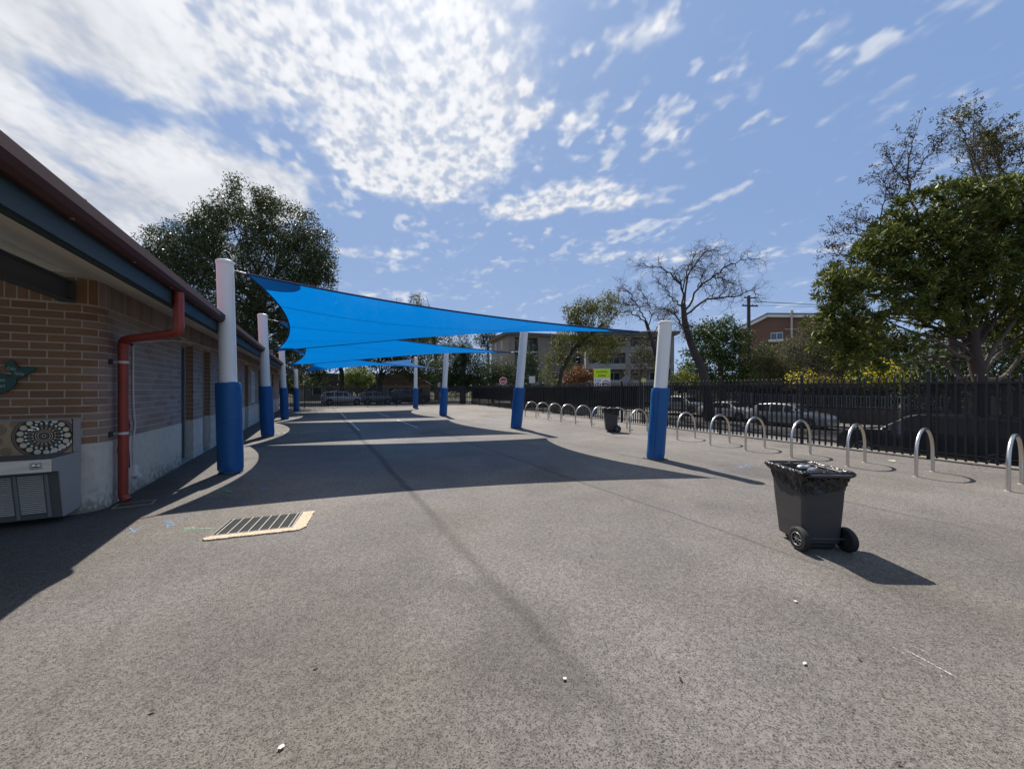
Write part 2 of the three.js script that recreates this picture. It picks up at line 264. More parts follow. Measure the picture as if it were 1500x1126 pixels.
// path of the outer wall face: along the front, round the bullnose corner, then away along the side
const FRONT0 = -6.0, LF = WX - CR - FRONT0, LA = CR * Math.PI / 2;
function wallAt(s) {                                     // -> point and outward normal
  if (s < LF) return [FRONT0 + s, WZ, 0, 1];
  if (s < LF + LA) { const a = (s - LF) / CR; return [WX - CR + Math.sin(a) * CR, WZ - CR + Math.cos(a) * CR, Math.sin(a), Math.cos(a)]; }
  return [WX, WZ - CR - (s - LF - LA), 1, 0];
}
const sOfZ = (z) => LF + LA + (WZ - CR - z);
function ribbon(s0, s1, y0, y1, proud, depth = 0.06, closed = true, bev = 0) { // a slab that follows the wall
  const st = [s0]; for (let k = 0; k <= 10; k++) { const s = LF + LA * k / 10; if (s > s0 + 0.002 && s < s1 - 0.002) st.push(s); } st.push(s1);
  const P = [], I = [], U = [];
  for (const s of st) { const [x, z, nx, nz] = wallAt(s); for (const [y, d] of [[y0, proud], [y1, proud], [y1, proud - depth], [y0, proud - depth]]) { P.push(x + nx * d, y, z + nz * d); U.push(s * 1.7, y * 1.7); } }
  const R = 4; for (let k = 0; k < st.length - 1; k++) for (let e = 0; e < 4; e++) { const a = k * R + e, b = k * R + (e + 1) % 4, c = a + R, d = b + R; if (e === 2 && !closed) continue; I.push(a, c, b, b, c, d); }
  const L = (st.length - 1) * R; I.push(0, 1, 2, 0, 2, 3, L, L + 2, L + 1, L, L + 3, L + 2);
  let g = new THREE.BufferGeometry(); g.setAttribute('position', new THREE.Float32BufferAttribute(P, 3)); g.setAttribute('uv', new THREE.Float32BufferAttribute(U, 2)); g.setIndex(I); g = g.toNonIndexed(); g.computeVertexNormals(); return g;
}
const WALL_END = -33.5, OPENINGS = [[-10.12, -10.98, 0.03, 2.62, 'door'], [-11.8, -12.55, 0.03, 2.62, 'door'], [-15.2, -16.0, 0.03, 2.62, 'door'], [-18.0, -18.9, 0.03, 2.62, 'door'], [-19.5, -20.6, 0.95, 2.45, 'window'], [-22.0, -23.1, 0.03, 2.62, 'door'], [-25.4, -26.6, 0.95, 2.45, 'window'], [-28.4, -29.3, 0.03, 2.62, 'door']];
const mortarMat = M(0.50, 0.41, 0.32, 0.95, { map: grunge });
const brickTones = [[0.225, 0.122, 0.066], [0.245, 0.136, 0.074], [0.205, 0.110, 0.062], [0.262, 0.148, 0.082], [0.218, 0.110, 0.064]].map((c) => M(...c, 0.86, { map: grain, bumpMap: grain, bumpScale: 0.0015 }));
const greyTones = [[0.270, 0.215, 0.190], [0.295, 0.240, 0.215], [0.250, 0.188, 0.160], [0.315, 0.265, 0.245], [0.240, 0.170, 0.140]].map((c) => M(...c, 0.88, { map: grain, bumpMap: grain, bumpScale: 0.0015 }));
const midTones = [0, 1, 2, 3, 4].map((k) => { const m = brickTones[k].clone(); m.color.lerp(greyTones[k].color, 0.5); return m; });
const renderMat = M(0.54, 0.51, 0.45, 0.85, { map: grunge });
// core of the wall: mortar-faced, with openings
const wallMesh = (() => {
  const g = [ribbon(0, sOfZ(-10.12), HB, HW + 0.05, 0, 0.24)];
  let z = -10.12;
  for (const [a, b, y0, y1] of OPENINGS) { if (a < z) g.push(slab(WX - 0.24, WX, HB, HW + 0.05, z, a)); g.push(slab(WX - 0.24, WX, y1, HW + 0.05, a, b)); if (y0 > HB) g.push(slab(WX - 0.24, WX, HB, y0, a, b)); z = b; }
  g.push(slab(WX - 0.24, WX, HB, HW + 0.05, z, WALL_END), slab(WX - 8, WX, 0, HW, WALL_END, WALL_END - 0.24));
  return part('wall', g, mortarMat, building);
})();
const plinth = (() => {
  const P = (g) => part('plinth', g, renderMat, building, 'pale rendered plinth below the brickwork');
  const grime = tex(512, 256, (i, j, o) => { // splashed dirt and peeling paint along the foot
    const u = i / 512, v = j / 256, n = tnoise(i / 10, j / 14, 51, 81) * 0.5 + tnoise(i / 32, j / 20, 16, 82) * 0.5, low = Math.max(0, 1 - v * 2.6), d = clamp01((n - 0.62 + low * 0.42) * 3.2) * (0.25 + 0.75 * low), run = clamp01((tnoise(i / 5, j / 90, 102, 83) - 0.72) * 2) * 0.35, k = (0.86 + 0.14 * tnoise(i / 24, j / 24, 21, 84)) * (1 - 0.55 * d - run * (1 - v) * 0.5);
    o[0] = 255 * k; o[1] = 255 * k * (1 - 0.03 * d); o[2] = 255 * k * (1 - 0.10 * d); });
  grime.repeat.set(0.45, 1 / (HB * 1.7));
  part('plinth', ribbon(0, sOfZ(-10.12), 0, HB, 0.008, 0.25), M(0.56, 0.52, 0.44, 0.85, { map: grime }), building, 'pale rendered plinth with dirt splashed along its foot');
  let z = -10.98, a0 = OPENINGS[0][1];
  for (const [a, b, y0] of OPENINGS.slice(1)) { if (y0 > 0.5) continue; P(slab(WX - 0.24, WX + 0.008, 0, HB, a0, a)); a0 = b; }
  P(slab(WX - 0.24, WX + 0.008, 0, HB, a0, WALL_END));
})();
{ // bricks: 300 x 100 courses, each its own piece as far as they can be told apart
  const r = rng(71), front = [], rest = greyTones.map(() => []), restB = [];
  const BL = 0.30, BH = 0.1, J = 0.015, rows = 18;
  const near = -9.0, sNear = sOfZ(near), unit = box(BL - J, BH - J, 0.022); let count = 0;
  const bevelled = [0, 1, 2].map((k) => { const g = rbox(BL - J, BH - J, 0.03, 0, 0, 0, 0.0015, 1); return g; });
  const inOpening = (z0, z1, y) => OPENINGS.some(([a, b, y0, y1]) => y > y0 && y < y1 && z1 < a && z0 > b);
  for (let row = 0; row < rows; row++) {
    const y0 = HB + 0.006 + row * BH, y1 = y0 + BH - J, off = (row % 2) * BL / 2;
    if (y1 > 2.72) break;
    for (let s = 0.8 - off; s < sOfZ(WALL_END); s += BL) {
      let s0 = s + (r() - 0.5) * 0.003, s1 = s + BL - J + (r() - 0.5) * 0.003; const proud = 0.002 + r() * 0.0015;
      const onSide = (s0 + s1) / 2 > LF + LA * 0.75, ti = Math.floor(r() * r() * 5 + r() * 1.2) % 5;
      const zA = WZ - CR - (s0 - LF - LA), zB = WZ - CR - (s1 - LF - LA);
      let cut = [[s0, s1]];
      if (onSide) for (const [a, b, oy0, oy1] of OPENINGS) { if ((y0 + y1) / 2 < oy0 || y0 > oy1) continue; const A = sOfZ(a), B = sOfZ(b); cut = cut.flatMap(([p, q]) => q <= A || p >= B ? [[p, q]] : [[p, Math.min(q, A)], [Math.max(p, B), q]].filter(([u, v]) => v - u > 0.02)); }
      for (const [p, q] of cut) {
        if (s0 < sNear && count < 300) {
          count++;
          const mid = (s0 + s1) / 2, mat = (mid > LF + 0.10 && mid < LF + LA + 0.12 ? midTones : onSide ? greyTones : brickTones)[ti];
          if (q < LF) { const m = part('brick', bevelled[ti % 3], mat, wallMesh); m.position.set(FRONT0 + (p + q) / 2, (y0 + y1) / 2, WZ + proud - 0.015); m.scale.x = (q - p) / (BL - J); }
          else if (p > LF + LA) { const m = part('brick', bevelled[ti % 3], mat, wallMesh); m.position.set(WX + proud - 0.015, (y0 + y1) / 2, WZ - CR - ((p + q) / 2 - LF - LA)); m.rotation.y = Math.PI / 2; m.scale.x = (q - p) / (BL - J); }
          else part('brick', ribbon(p, q, y0, y1, proud, 0.03), mat, wallMesh);
        } else if (q < LF) restB.push(ribbon(p, q, y0, y1, proud, 0.02)); else rest[ti].push(ribbon(p, q, y0, y1, proud, 0.02));
      }
    }
  }
  // soldier course under the eaves, and brick reveals in the openings
  for (let s = 0.8; s < sOfZ(WALL_END); s += 0.1) { const q = ribbon(s, s + 0.085, 2.706, 3.03, 0.002 + r() * 0.0015, 0.02); (s < LF + LA * 0.5 ? restB : rest[Math.floor(r() * 5)]).push(q); }
  for (const [a, b, y0, y1] of OPENINGS) for (let y = Math.max(HB, y0) + 0.006; y < y1 - 0.05; y += 0.1) { restB.push(slab(WX - 0.15, WX - 0.01, y, y + 0.09, b - 0.02, b + 0.005), slab(WX - 0.15, WX - 0.01, y, y + 0.09, a - 0.005, a + 0.02)); }
  rest.forEach((l, k) => { if (l.length) part('brickwork', l, greyTones[k], wallMesh).userData.kind = 'stuff'; });
  part('brickwork', restB, brickTones[1], wallMesh).userData.kind = 'stuff';
}
// doors and windows along the side
const tealMat = M(0.022, 0.055, 0.066, 0.5), glassDark = new THREE.MeshPhysicalMaterial({ color: lin(0.02, 0.022, 0.025), roughness: 0.06, metalness: 0 }), frameMat = M(0.30, 0.27, 0.22, 0.6);
const steelMat = new THREE.MeshStandardMaterial({ color: lin(0.55, 0.53, 0.50), metalness: 1, roughness: 0.32 });
for (const [a, b, y0, y1, kind] of OPENINGS) {
  const zc = (a + b) / 2, w = a - b;
  if (kind === 'door') {
    const d = part('door', rbox(0.045, y1 - y0 - 0.1, w - 0.14, WX - 0.16, (y0 + y1) / 2 - 0.03, zc, 0.006), tealMat, building, 'dark teal flush door in a brick recess');
    part('frame', [box(0.09, y1 - y0, 0.05, WX - 0.17, (y0 + y1) / 2, a - 0.045), box(0.09, y1 - y0, 0.05, WX - 0.17, (y0 + y1) / 2, b + 0.045), box(0.09, 0.05, w - 0.14, WX - 0.17, y1 - 0.025, zc)], frameMat, d);
    part('handle', [rod(V(WX - 0.14, 1.02, b + 0.16), V(WX - 0.08, 1.02, b + 0.16), 0.012), rod(V(WX - 0.085, 1.02, b + 0.15), V(WX - 0.085, 1.02, b + 0.28), 0.01)], steelMat, d);
    part('doorstep', box(0.24, 0.05, w, WX - 0.12, 0.025, zc), M(0.3, 0.28, 0.25, 0.9, { map: grunge }), building);
  } else {
    const f = part('window', [box(0.07, y1 - y0, 0.05, WX - 0.12, (y0 + y1) / 2, a - 0.045), box(0.07, y1 - y0, 0.05, WX - 0.12, (y0 + y1) / 2, b + 0.045), box(0.07, 0.05, w - 0.14, WX - 0.12, y1 - 0.025, zc), box(0.07, 0.05, w - 0.14, WX - 0.12, y0 + 0.03, zc)], M(0.7, 0.7, 0.68, 0.5), building);
    part('pane', box(0.008, y1 - y0 - 0.1, w - 0.14, WX - 0.13, (y0 + y1) / 2, zc), glassDark, f);
    const bars = []; for (let z = b + 0.1; z < a - 0.05; z += 0.11) bars.push(rod(V(WX + 0.02, y0 + 0.05, z), V(WX + 0.02, y1 - 0.05, z), 0.008, 0.008, 5)); for (const y of [y0 + 0.1, (y0 + y1) / 2, y1 - 0.1]) bars.push(box(0.016, 0.016, w, WX + 0.022, y, zc));
    part('security_grille', bars, M(0.66, 0.66, 0.64, 0.5), f);
    part('sill', box(0.16, 0.06, w + 0.02, WX - 0.03, y0 - 0.02, zc), mortarMat, f);
  }
}
// eaves: raked soffit boards, fascia, quad gutter, roof sheets; they run on over the porch
const EX = -1.66, EY = 2.70, PITCH = Math.tan(20 * Math.PI / 180), Z0 = 3.2, Z1 = -34.2;
const roofY = (x, base) => base + (EX - x) * PITCH;
{
  const soffitMat = M(0.62, 0.55, 0.44, 0.75), boards = [], bw = 0.145, r = rng(5);
  const ang = Math.atan(PITCH), len = (x0, x1) => (x1 - x0) / Math.cos(ang);
  // boards run along the building; each has its own edge
  const soff = part('soffit', (() => { const g = box(len(-6.4, EX), 0.012, Z0 - Z1, 0, 0, 0); g.rotateZ(-ang); return g.translate((EX - 6.4) / 2, roofY((EX - 6.4) / 2, EY) + 0.03, (Z0 + Z1) / 2); })(), M(0.2, 0.17, 0.13, 0.9), building);
  for (let k = 0; k < 34; k++) { const u = k * bw, x = EX - 0.02 - (u + bw / 2) * Math.cos(ang); if (x < -6.3) break; const g = box(bw - 0.006, 0.012, Z0 - Z1); g.rotateZ(-ang); const m = part('soffit_board', g, soffitMat, soff); m.position.set(x, roofY(x, EY) + 0.014 + r() * 0.0015, (Z0 + Z1) / 2); }
  const fasciaMat = M(0.016, 0.034, 0.037, 0.6, { map: grunge }), maroon = M(0.050, 0.011, 0.009, 0.65, { map: grunge });
  part('fascia', [box(0.03, 0.20, Z0 - Z1, EX + 0.015, EY + 0.09, (Z0 + Z1) / 2), box(0.05, 0.012, Z0 - Z1, EX - 0.02, EY - 0.016, (Z0 + Z1) / 2)], fasciaMat, building, 'dark teal fascia board');
  const sh = new THREE.Shape(); const gp = [[0, 0], [0.05, -0.012], [0.095, 0.01], [0.122, 0.055], [0.126, 0.135], [0.118, 0.135], [0.114, 0.06], [0.09, 0.02], [0.05, 0.0], [0.008, 0.012], [0.008, 0.13], [0, 0.13]]; sh.moveTo(...gp[0]); gp.slice(1).forEach((p) => sh.lineTo(...p));
  const gut = part('gutter', new THREE.ExtrudeGeometry(sh, { depth: Z0 - Z1, bevelEnabled: false }).translate(EX + 0.032, EY + 0.165, Z1), maroon, building, 'maroon metal gutter');
  const br = []; for (let z = 2.4; z > Z1; z -= 1.05) br.push(box(0.018, 0.012, 0.024, EX + 0.085, EY + 0.150, z), box(0.126, 0.006, 0.024, EX + 0.095, EY + 0.302, z));
  part('bracket', br, M(0.2, 0.09, 0.08, 0.5), gut);
  const rl = len(-7.5, EX + 0.06), rg = new THREE.BufferGeometry(), P = [], I = [], n = 460, Lz = Z0 + 0.1 - Z1;
  for (let k = 0; k <= n; k++) { const z = Z0 + 0.1 - k * Lz / n, h = 0.017 * Math.sin(k * Lz / n / 0.076 * 2 * Math.PI); for (const x of [EX + 0.07, -7.5]) P.push(x, roofY(x, EY + 0.27) + h, z); if (k) { const b = (k - 1) * 2; I.push(b, b + 2, b + 1, b + 1, b + 2, b + 3); } }
  rg.setAttribute('position', new THREE.Float32BufferAttribute(P, 3)); rg.setIndex(I); rg.computeVertexNormals();
  part('roof', rg, M(0.14, 0.035, 0.028, 0.5), building);
  part('gable_wall', [slab(-7.4, -2.9, HW, 4.4, WALL_END, WALL_END - 0.2)], mortarMat, building);
  // steel beam carrying the porch roof, landing on the front wall
  part('beam', [box(0.012, 0.25, 9.4, -2.78, 2.845, WZ + 4.69), box(0.12, 0.014, 9.4, -2.78, 2.722, WZ + 4.69), box(0.12, 0.014, 9.4, -2.78, 2.968, WZ + 4.69), box(0.16, 0.29, 0.012, -2.78, 2.845, WZ + 0.011)], M(0.075, 0.085, 0.095, 0.55), building, 'dark grey steel beam under the porch soffit');
}
// downpipe: from the gutter down, back to the corner, down the wall
{
  const red = M(0.30, 0.040, 0.022, 0.42, { map: grunge }), R = 0.055;
  const top = V(EX + 0.085, EY + 0.16, -6.28), wx = WX + 0.10, wz = -7.18;
  const g = [rod(top, V(top.x, 2.44, top.z), R, R, 20, true)];
  const pts = [V(top.x, 2.44, top.z), V(top.x, 2.385, top.z - 0.004), V(top.x - 0.018, 2.352, top.z - 0.02), V(top.x - 0.06, 2.335, top.z - 0.068)];
  g.push(curveTube(pts, R, 14, 20), rod(V(top.x - 0.06, 2.335, top.z - 0.068), V(wx + 0.085, 2.30, wz + 0.098), R, R, 20, true));
  g.push(curveTube([V(wx + 0.085, 2.30, wz + 0.098), V(wx + 0.03, 2.288, wz + 0.034), V(wx + 0.006, 2.262, wz + 0.006), V(wx, 2.19, wz)], R, 14, 20));
  g.push(rod(V(wx, 2.19, wz), V(wx, 0.14, wz), R, R, 20, true));
  for (const [p, q] of [[V(top.x, 2.47, top.z), V(top.x, 2.41, top.z)], [V(wx, 2.22, wz), V(wx, 2.15, wz)], [V(wx, 0.78, wz), V(wx, 0.70, wz)]]) g.push(rod(p, q, R + 0.005, R + 0.005, 20));
  g.push(curveTube([V(wx, 0.14, wz), V(wx + 0.004, 0.10, wz), V(wx + 0.02, 0.06, wz + 0.008), V(wx + 0.05, 0.025, wz + 0.02)], R, 12, 20));
  const dp = part('downpipe', g, red, building, 'red round downpipe at the brick corner');
  for (const y of [1.98, 0.98]) { const c = [rod(V(wx, y - 0.017, wz), V(wx, y + 0.017, wz), R + 0.004, R + 0.004, 20), box(0.10, 0.024, 0.03, wx - 0.075, y, wz)]; part('bracket', c, M(0.55, 0.53, 0.5, 0.5), dp); part('bracket', box(0.07, 0.07, 0.07, WX - 0.01, y, wz + 0.11), M(0.03, 0.03, 0.03, 0.8), dp); }
  // conduits and outlet on the side wall
  const grey = M(0.5, 0.47, 0.43, 0.6), dk = M(0.06, 0.025, 0.02, 0.6);
  part('conduit', [curveTube([V(WX + 0.02, 2.28, -7.75), V(WX + 0.02, 1.6, -7.75), V(WX + 0.02, 1.2, -7.78), V(WX + 0.02, 1.05, -7.82), V(WX + 0.02, 0.8, -7.76), V(WX + 0.022, 0.32, -7.76)], 0.014, 40, 8), curveTube([V(WX + 0.02, 2.28, -7.75), V(WX + 0.02, 2.33, -7.80), V(WX + 0.02, 2.69, -12), V(WX + 0.02, 2.69, -24)], 0.014, 60, 8)], grey, building, 'pale conduit rising up the side wall');
  part('conduit', [curveTube([V(WX + 0.02, 2.30, -7.55), V(WX + 0.02, 1.3, -7.55), V(WX + 0.02, 1.05, -7.62), V(WX + 0.02, 0.8, -7.58), V(WX + 0.022, 0.42, -7.62)], 0.011, 40, 8)], dk, building, 'dark cable beside the pale conduit');
  part('power_outlet', [rbox(0.05, 0.16, 0.13, WX + 0.03, 0.34, -7.78, 0.008), rbox(0.04, 0.07, 0.06, WX + 0.045, 0.25, -7.86, 0.008)], M(0.62, 0.60, 0.56, 0.5), building);
}
// a floor waste in front of the downpipe
{
  const t = thing('drain_cover', 'small metal drain cover in the shade below the red downpipe', 'drain cover', [-2.22, 0, -7.0], 0.1);
  part('frame', [box(0.40, 0.008, 0.02, 0, 0.005, 0.12), box(0.40, 0.008, 0.02, 0, 0.005, -0.12), box(0.02, 0.008, 0.22, 0.19, 0.005, 0), box(0.02, 0.008, 0.22, -0.19, 0.005, 0)], M(0.25, 0.22, 0.14, 0.6), t);
  part('plate', box(0.358, 0.006, 0.218, 0, 0.0035, 0), M(0.05, 0.05, 0.05, 0.6), t);
}

// ---------------------------------------------------------------- drinking trough on the front wall
{
  const X1 = -2.66, X0 = -4.35, zf = (z) => WZ + z, t = thing('drinking_fountain', 'stainless steel drinking trough with dotted splashback on the brick front wall', 'drinking fountain', [0, 0, 0]);
  const steel = new THREE.MeshStandardMaterial({ color: lin(0.88, 0.78, 0.64), metalness: 0.12, roughness: 0.36, roughnessMap: grunge, map: grunge }), dull = M(0.30, 0.29, 0.27, 0.6), greyM = M(0.27, 0.27, 0.24, 0.5);
  const W = X1 - X0;
  // side profile of the cabinet, extruded along the wall
  const prof = [[0.012, 0.10], [0.36, 0.08], [0.45, 0.64], [0.57, 0.66], [0.57, 0.79], [0.555, 0.80], [0.04, 0.80], [0.012, 0.80]];
  const sh = new THREE.Shape(); sh.moveTo(...prof[0]); prof.slice(1).forEach((p) => sh.lineTo(...p));
  const ex = (x0, x1, pr, mat, name, o = {}) => { const s = new THREE.Shape(); s.moveTo(...pr[0]); pr.slice(1).forEach((p) => s.lineTo(...p)); const g = new THREE.ExtrudeGeometry(s, { depth: x1 - x0, bevelEnabled: false }); g.rotateY(-Math.PI / 2); g.translate(x1, 0, 0); const a = g.attributes.position; return part(name, g.translate(0, 0, zf(0)), mat, t, o.label); };
  ex(X0, X1 - 0.012, prof.map(([a, b]) => [a, b]), M(0.10, 0.10, 0.09, 0.6), 'cabinet');
  ex(X1 - 0.012, X1, prof.map(([a, b]) => [a + (a > 0.3 ? 0.004 : 0), b + (b > 0.7 ? 0.006 : 0)]), dull, 'side_panel', { label: 'blue grey end panel' });
  const apron = part('apron', rbox(W - 0.012, 0.145, 0.014, (X0 + X1) / 2 - 0.006, 0.728, zf(0.579), 0.005), steel, t, 'brushed steel front apron');
  for (const px of [3, 58]) { const x = atDepth(px, 680, 4.25).x + 0.02; part('push_button', [rbox(0.10, 0.075, 0.006, x, 0.735, zf(0.589), 0.003), new THREE.SphereGeometry(0.024, 18, 12).scale(1.25, 0.85, 0.75).translate(x, 0.735, zf(0.592))], new THREE.MeshStandardMaterial({ color: lin(0.75, 0.72, 0.68), metalness: 1, roughness: 0.22 }), apron); }
  // louvred access panel, sloping back to the floor
  const nrm = Math.atan2(0.09, 0.56);
  for (let k = 0; k < 6; k++) {
    const xc = X1 - 0.235 - k * 0.245, g = [];
    for (let i = 0; i < 20; i++) { const u = 0.10 + i * 0.0228, y = 0.08 + u, z = 0.36 + u / 0.56 * 0.09 + 0.006; const b = box(0.195, 0.010, 0.010); b.rotateX(0.5); g.push(b.translate(xc, y - 0.02, zf(z))); }
    part('louvre_panel', g, M(0.58, 0.55, 0.48, 0.4), t);
  }
  for (let k = 0; k < 7; k++) { const b = box(0.03, 0.52, 0.008); b.rotateX(nrm); part('rib', b.translate(X1 - 0.112 - k * 0.245, 0.35, zf(0.408)), M(0.20, 0.20, 0.18, 0.5), t); }
  // printed splashback: circles of dots on brown
  const art = canvasTex(1024, 257, (c, w, h) => {
    const R = rng(9), S = w / (W), pal = ['#e3d6bd', '#c9b89a', '#8a6a4a', '#3a2620'];
    c.fillStyle = '#a58a68'; c.fillRect(0, 0, w, h);
    for (let k = 0; k < 900; k++) { c.fillStyle = ['#b9a17f', '#8d7354', '#cbb694'][k % 3]; c.beginPath(); c.arc(R() * w, R() * h, 1.6 + R() * 1.6, 0, 7); c.fill(); }
    const ring = (x, y, r, n, d, col) => { for (let i = 0; i < n; i++) { const a = i / n * 6.283; c.fillStyle = col; c.beginPath(); c.arc(x + Math.cos(a) * r, y + Math.sin(a) * r, d * (0.92 + R() * 0.16), 0, 7); c.fill(); } };
    const wheel = (x, y, s) => {
      c.fillStyle = '#2a1b18'; c.beginPath(); c.arc(x, y, 168 * s, 0, 7); c.fill(); c.strokeStyle = '#7a6152'; c.lineWidth = 9 * s; c.beginPath(); c.arc(x, y, 158 * s, 0, 7); c.stroke(); c.strokeStyle = '#a48f78'; c.lineWidth = 2.5 * s; for (const q of [168, 150]) { c.beginPath(); c.arc(x, y, q * s, 0, 7); c.stroke(); }
      ring(x, y, 124 * s, 17, 18 * s, '#d9c9a8'); ring(x, y, 96 * s, 22, 8 * s, '#cfe0cc'); ring(x, y, 78 * s, 18, 10 * s, '#7b6a58'); ring(x, y, 60 * s, 18, 7 * s, '#b9a486'); for (const q of [44, 32, 20, 10]) { c.strokeStyle = q % 20 ? '#d8c8a8' : '#8a715a'; c.lineWidth = 4 * s; c.beginPath(); c.arc(x, y, q * s, 0, 7); c.stroke(); }
    };
    const small = (x, y, n, s) => { for (let q = n; q > 0; q--) { c.strokeStyle = q % 2 ? '#5d4028' : '#7e5c3e'; c.lineWidth = 4 * s; c.beginPath(); c.arc(x, y, q * 8 * s, 0, 7); c.stroke(); } };
    small(w - 385, 60, 5, 1); small(w - 400, 150, 5, 0.9); small(w - 345, 226, 4, 0.9); small(w - 300, 20, 4, 0.8);
    wheel(w - 150, 118, 1.02); wheel(w - 520, 230, 0.85); wheel(120, 90, 1);
    for (let i = 0; i < 7; i++) { c.fillStyle = '#e6dcd0'; c.beginPath(); c.ellipse(w - 130 + i * 22, 246 - i * i * 2.2, 9, 11 + i, 0.5, 0, 7); c.fill(); }
  });
  const sb = part('splashback', box(W - 0.07, 0.41, 0.006, (X0 + X1) / 2 - 0.035, 1.005, zf(0.034)), new THREE.MeshStandardMaterial({ map: art, roughness: 0.4 }), t, 'splashback printed with circles of dots');
  part('frame', [box(0.06, 0.43, 0.03, X1 - 0.030, 1.012, zf(0.018)), box(W - 0.08, 0.43, 0.02, (X0 + X1) / 2 - 0.04, 1.012, zf(0.018)), box(W, 0.012, 0.04, (X0 + X1) / 2, 1.232, zf(0.02))], dull, sb);
  const bub = V(atDepth(67, 628, 4.7).x, 1.10, zf(0.045));
  part('bubbler', [rod(bub, bub.clone().add(V(0, 0, 0.05)), 0.022, 0.018, 14), curveTube([bub.clone().add(V(0, 0, 0.05)), bub.clone().add(V(0.01, 0.03, 0.07)), bub.clone().add(V(0.04, 0.035, 0.08)), bub.clone().add(V(0.06, 0.005, 0.08))], 0.010, 16, 10), new THREE.SphereGeometry(0.026, 14, 10).translate(bub.x - 0.01, bub.y + 0.005, bub.z + 0.055)], new THREE.MeshStandardMaterial({ color: lin(0.9, 0.88, 0.84), metalness: 1, roughness: 0.12 }), sb);
}
// ---------------------------------------------------------------- painted timber board on the bricks
{
  const c = onWall(22, 552), sc = 4.85 / 540;
  function onWall(px, py) { const a = (px - 750) / 540, dx = FWD.x + RIGHT.x * a, dz = FWD.z + RIGHT.z * a, t = WZ / dz; return [dx * t, EYE + (570 - py) / 540 * t]; }
  const P = [[-42, 548], [-14, 546], [2, 547], [10, 549], [16, 552], [19, 550], [17, 544], [11, 538], [9, 534], [13, 530], [18, 527], [25, 534], [31, 540], [40, 538], [50, 537.5], [53, 540], [50, 543], [40, 550], [30, 553], [26, 556], [24, 563], [17, 570], [8, 574], [-6, 577], [-30, 574], [-46, 564]].map(([x, y]) => onWall(x, y));
  const s = new THREE.Shape(); s.moveTo(...P[0]); s.splineThru(P.slice(1).map((p) => new THREE.Vector2(...p))); s.closePath();
  const xa = P.map((p) => p[0]), ya = P.map((p) => p[1]), x0 = Math.min(...xa), x1 = Math.max(...xa), y0 = Math.min(...ya), y1 = Math.max(...ya);
  const t = thing('wall_sign', 'dark green hand lettered cutout board high on the brick wall above the drinking trough', 'sign', [0, 0, 0]);
  const bg = new THREE.ExtrudeGeometry(s, { depth: 0.014, bevelEnabled: true, bevelSize: 0.003, bevelThickness: 0.003, bevelSegments: 2 });
  part('board', bg.translate(0, 0, WZ + 0.016), M(0.018, 0.075, 0.058, 0.55, { map: grunge }), t);
  const lt = canvasTex(1024, 512, (c, w, h) => {
    const X = (p) => (onWall(p, 550)[0] - x0) / (x1 - x0) * w, Y = (p) => (y1 - onWall(20, p)[1]) / (y1 - y0) * h;
    c.fillStyle = '#b7c9bf'; c.textBaseline = 'middle';
    const say = (q, px, py, size, turn) => { c.save(); c.translate(X(px), Y(py)); c.rotate(turn); c.font = size + 'px sans-serif'; c.fillText(q, 0, 0); c.restore(); };
    say('Cuta', 13, 539, 62, 0.12); say('YouSa', 23, 546.5, 56, 0.08); say('ors', 1, 556.5, 66, 0.06); say('port', -2, 565, 66, -0.02);
  });
  part('lettering', new THREE.PlaneGeometry(x1 - x0, y1 - y0).translate((x0 + x1) / 2, (y0 + y1) / 2, WZ + 0.0345), new THREE.MeshStandardMaterial({ map: lt, transparent: true, roughness: 0.7 }), t);
}
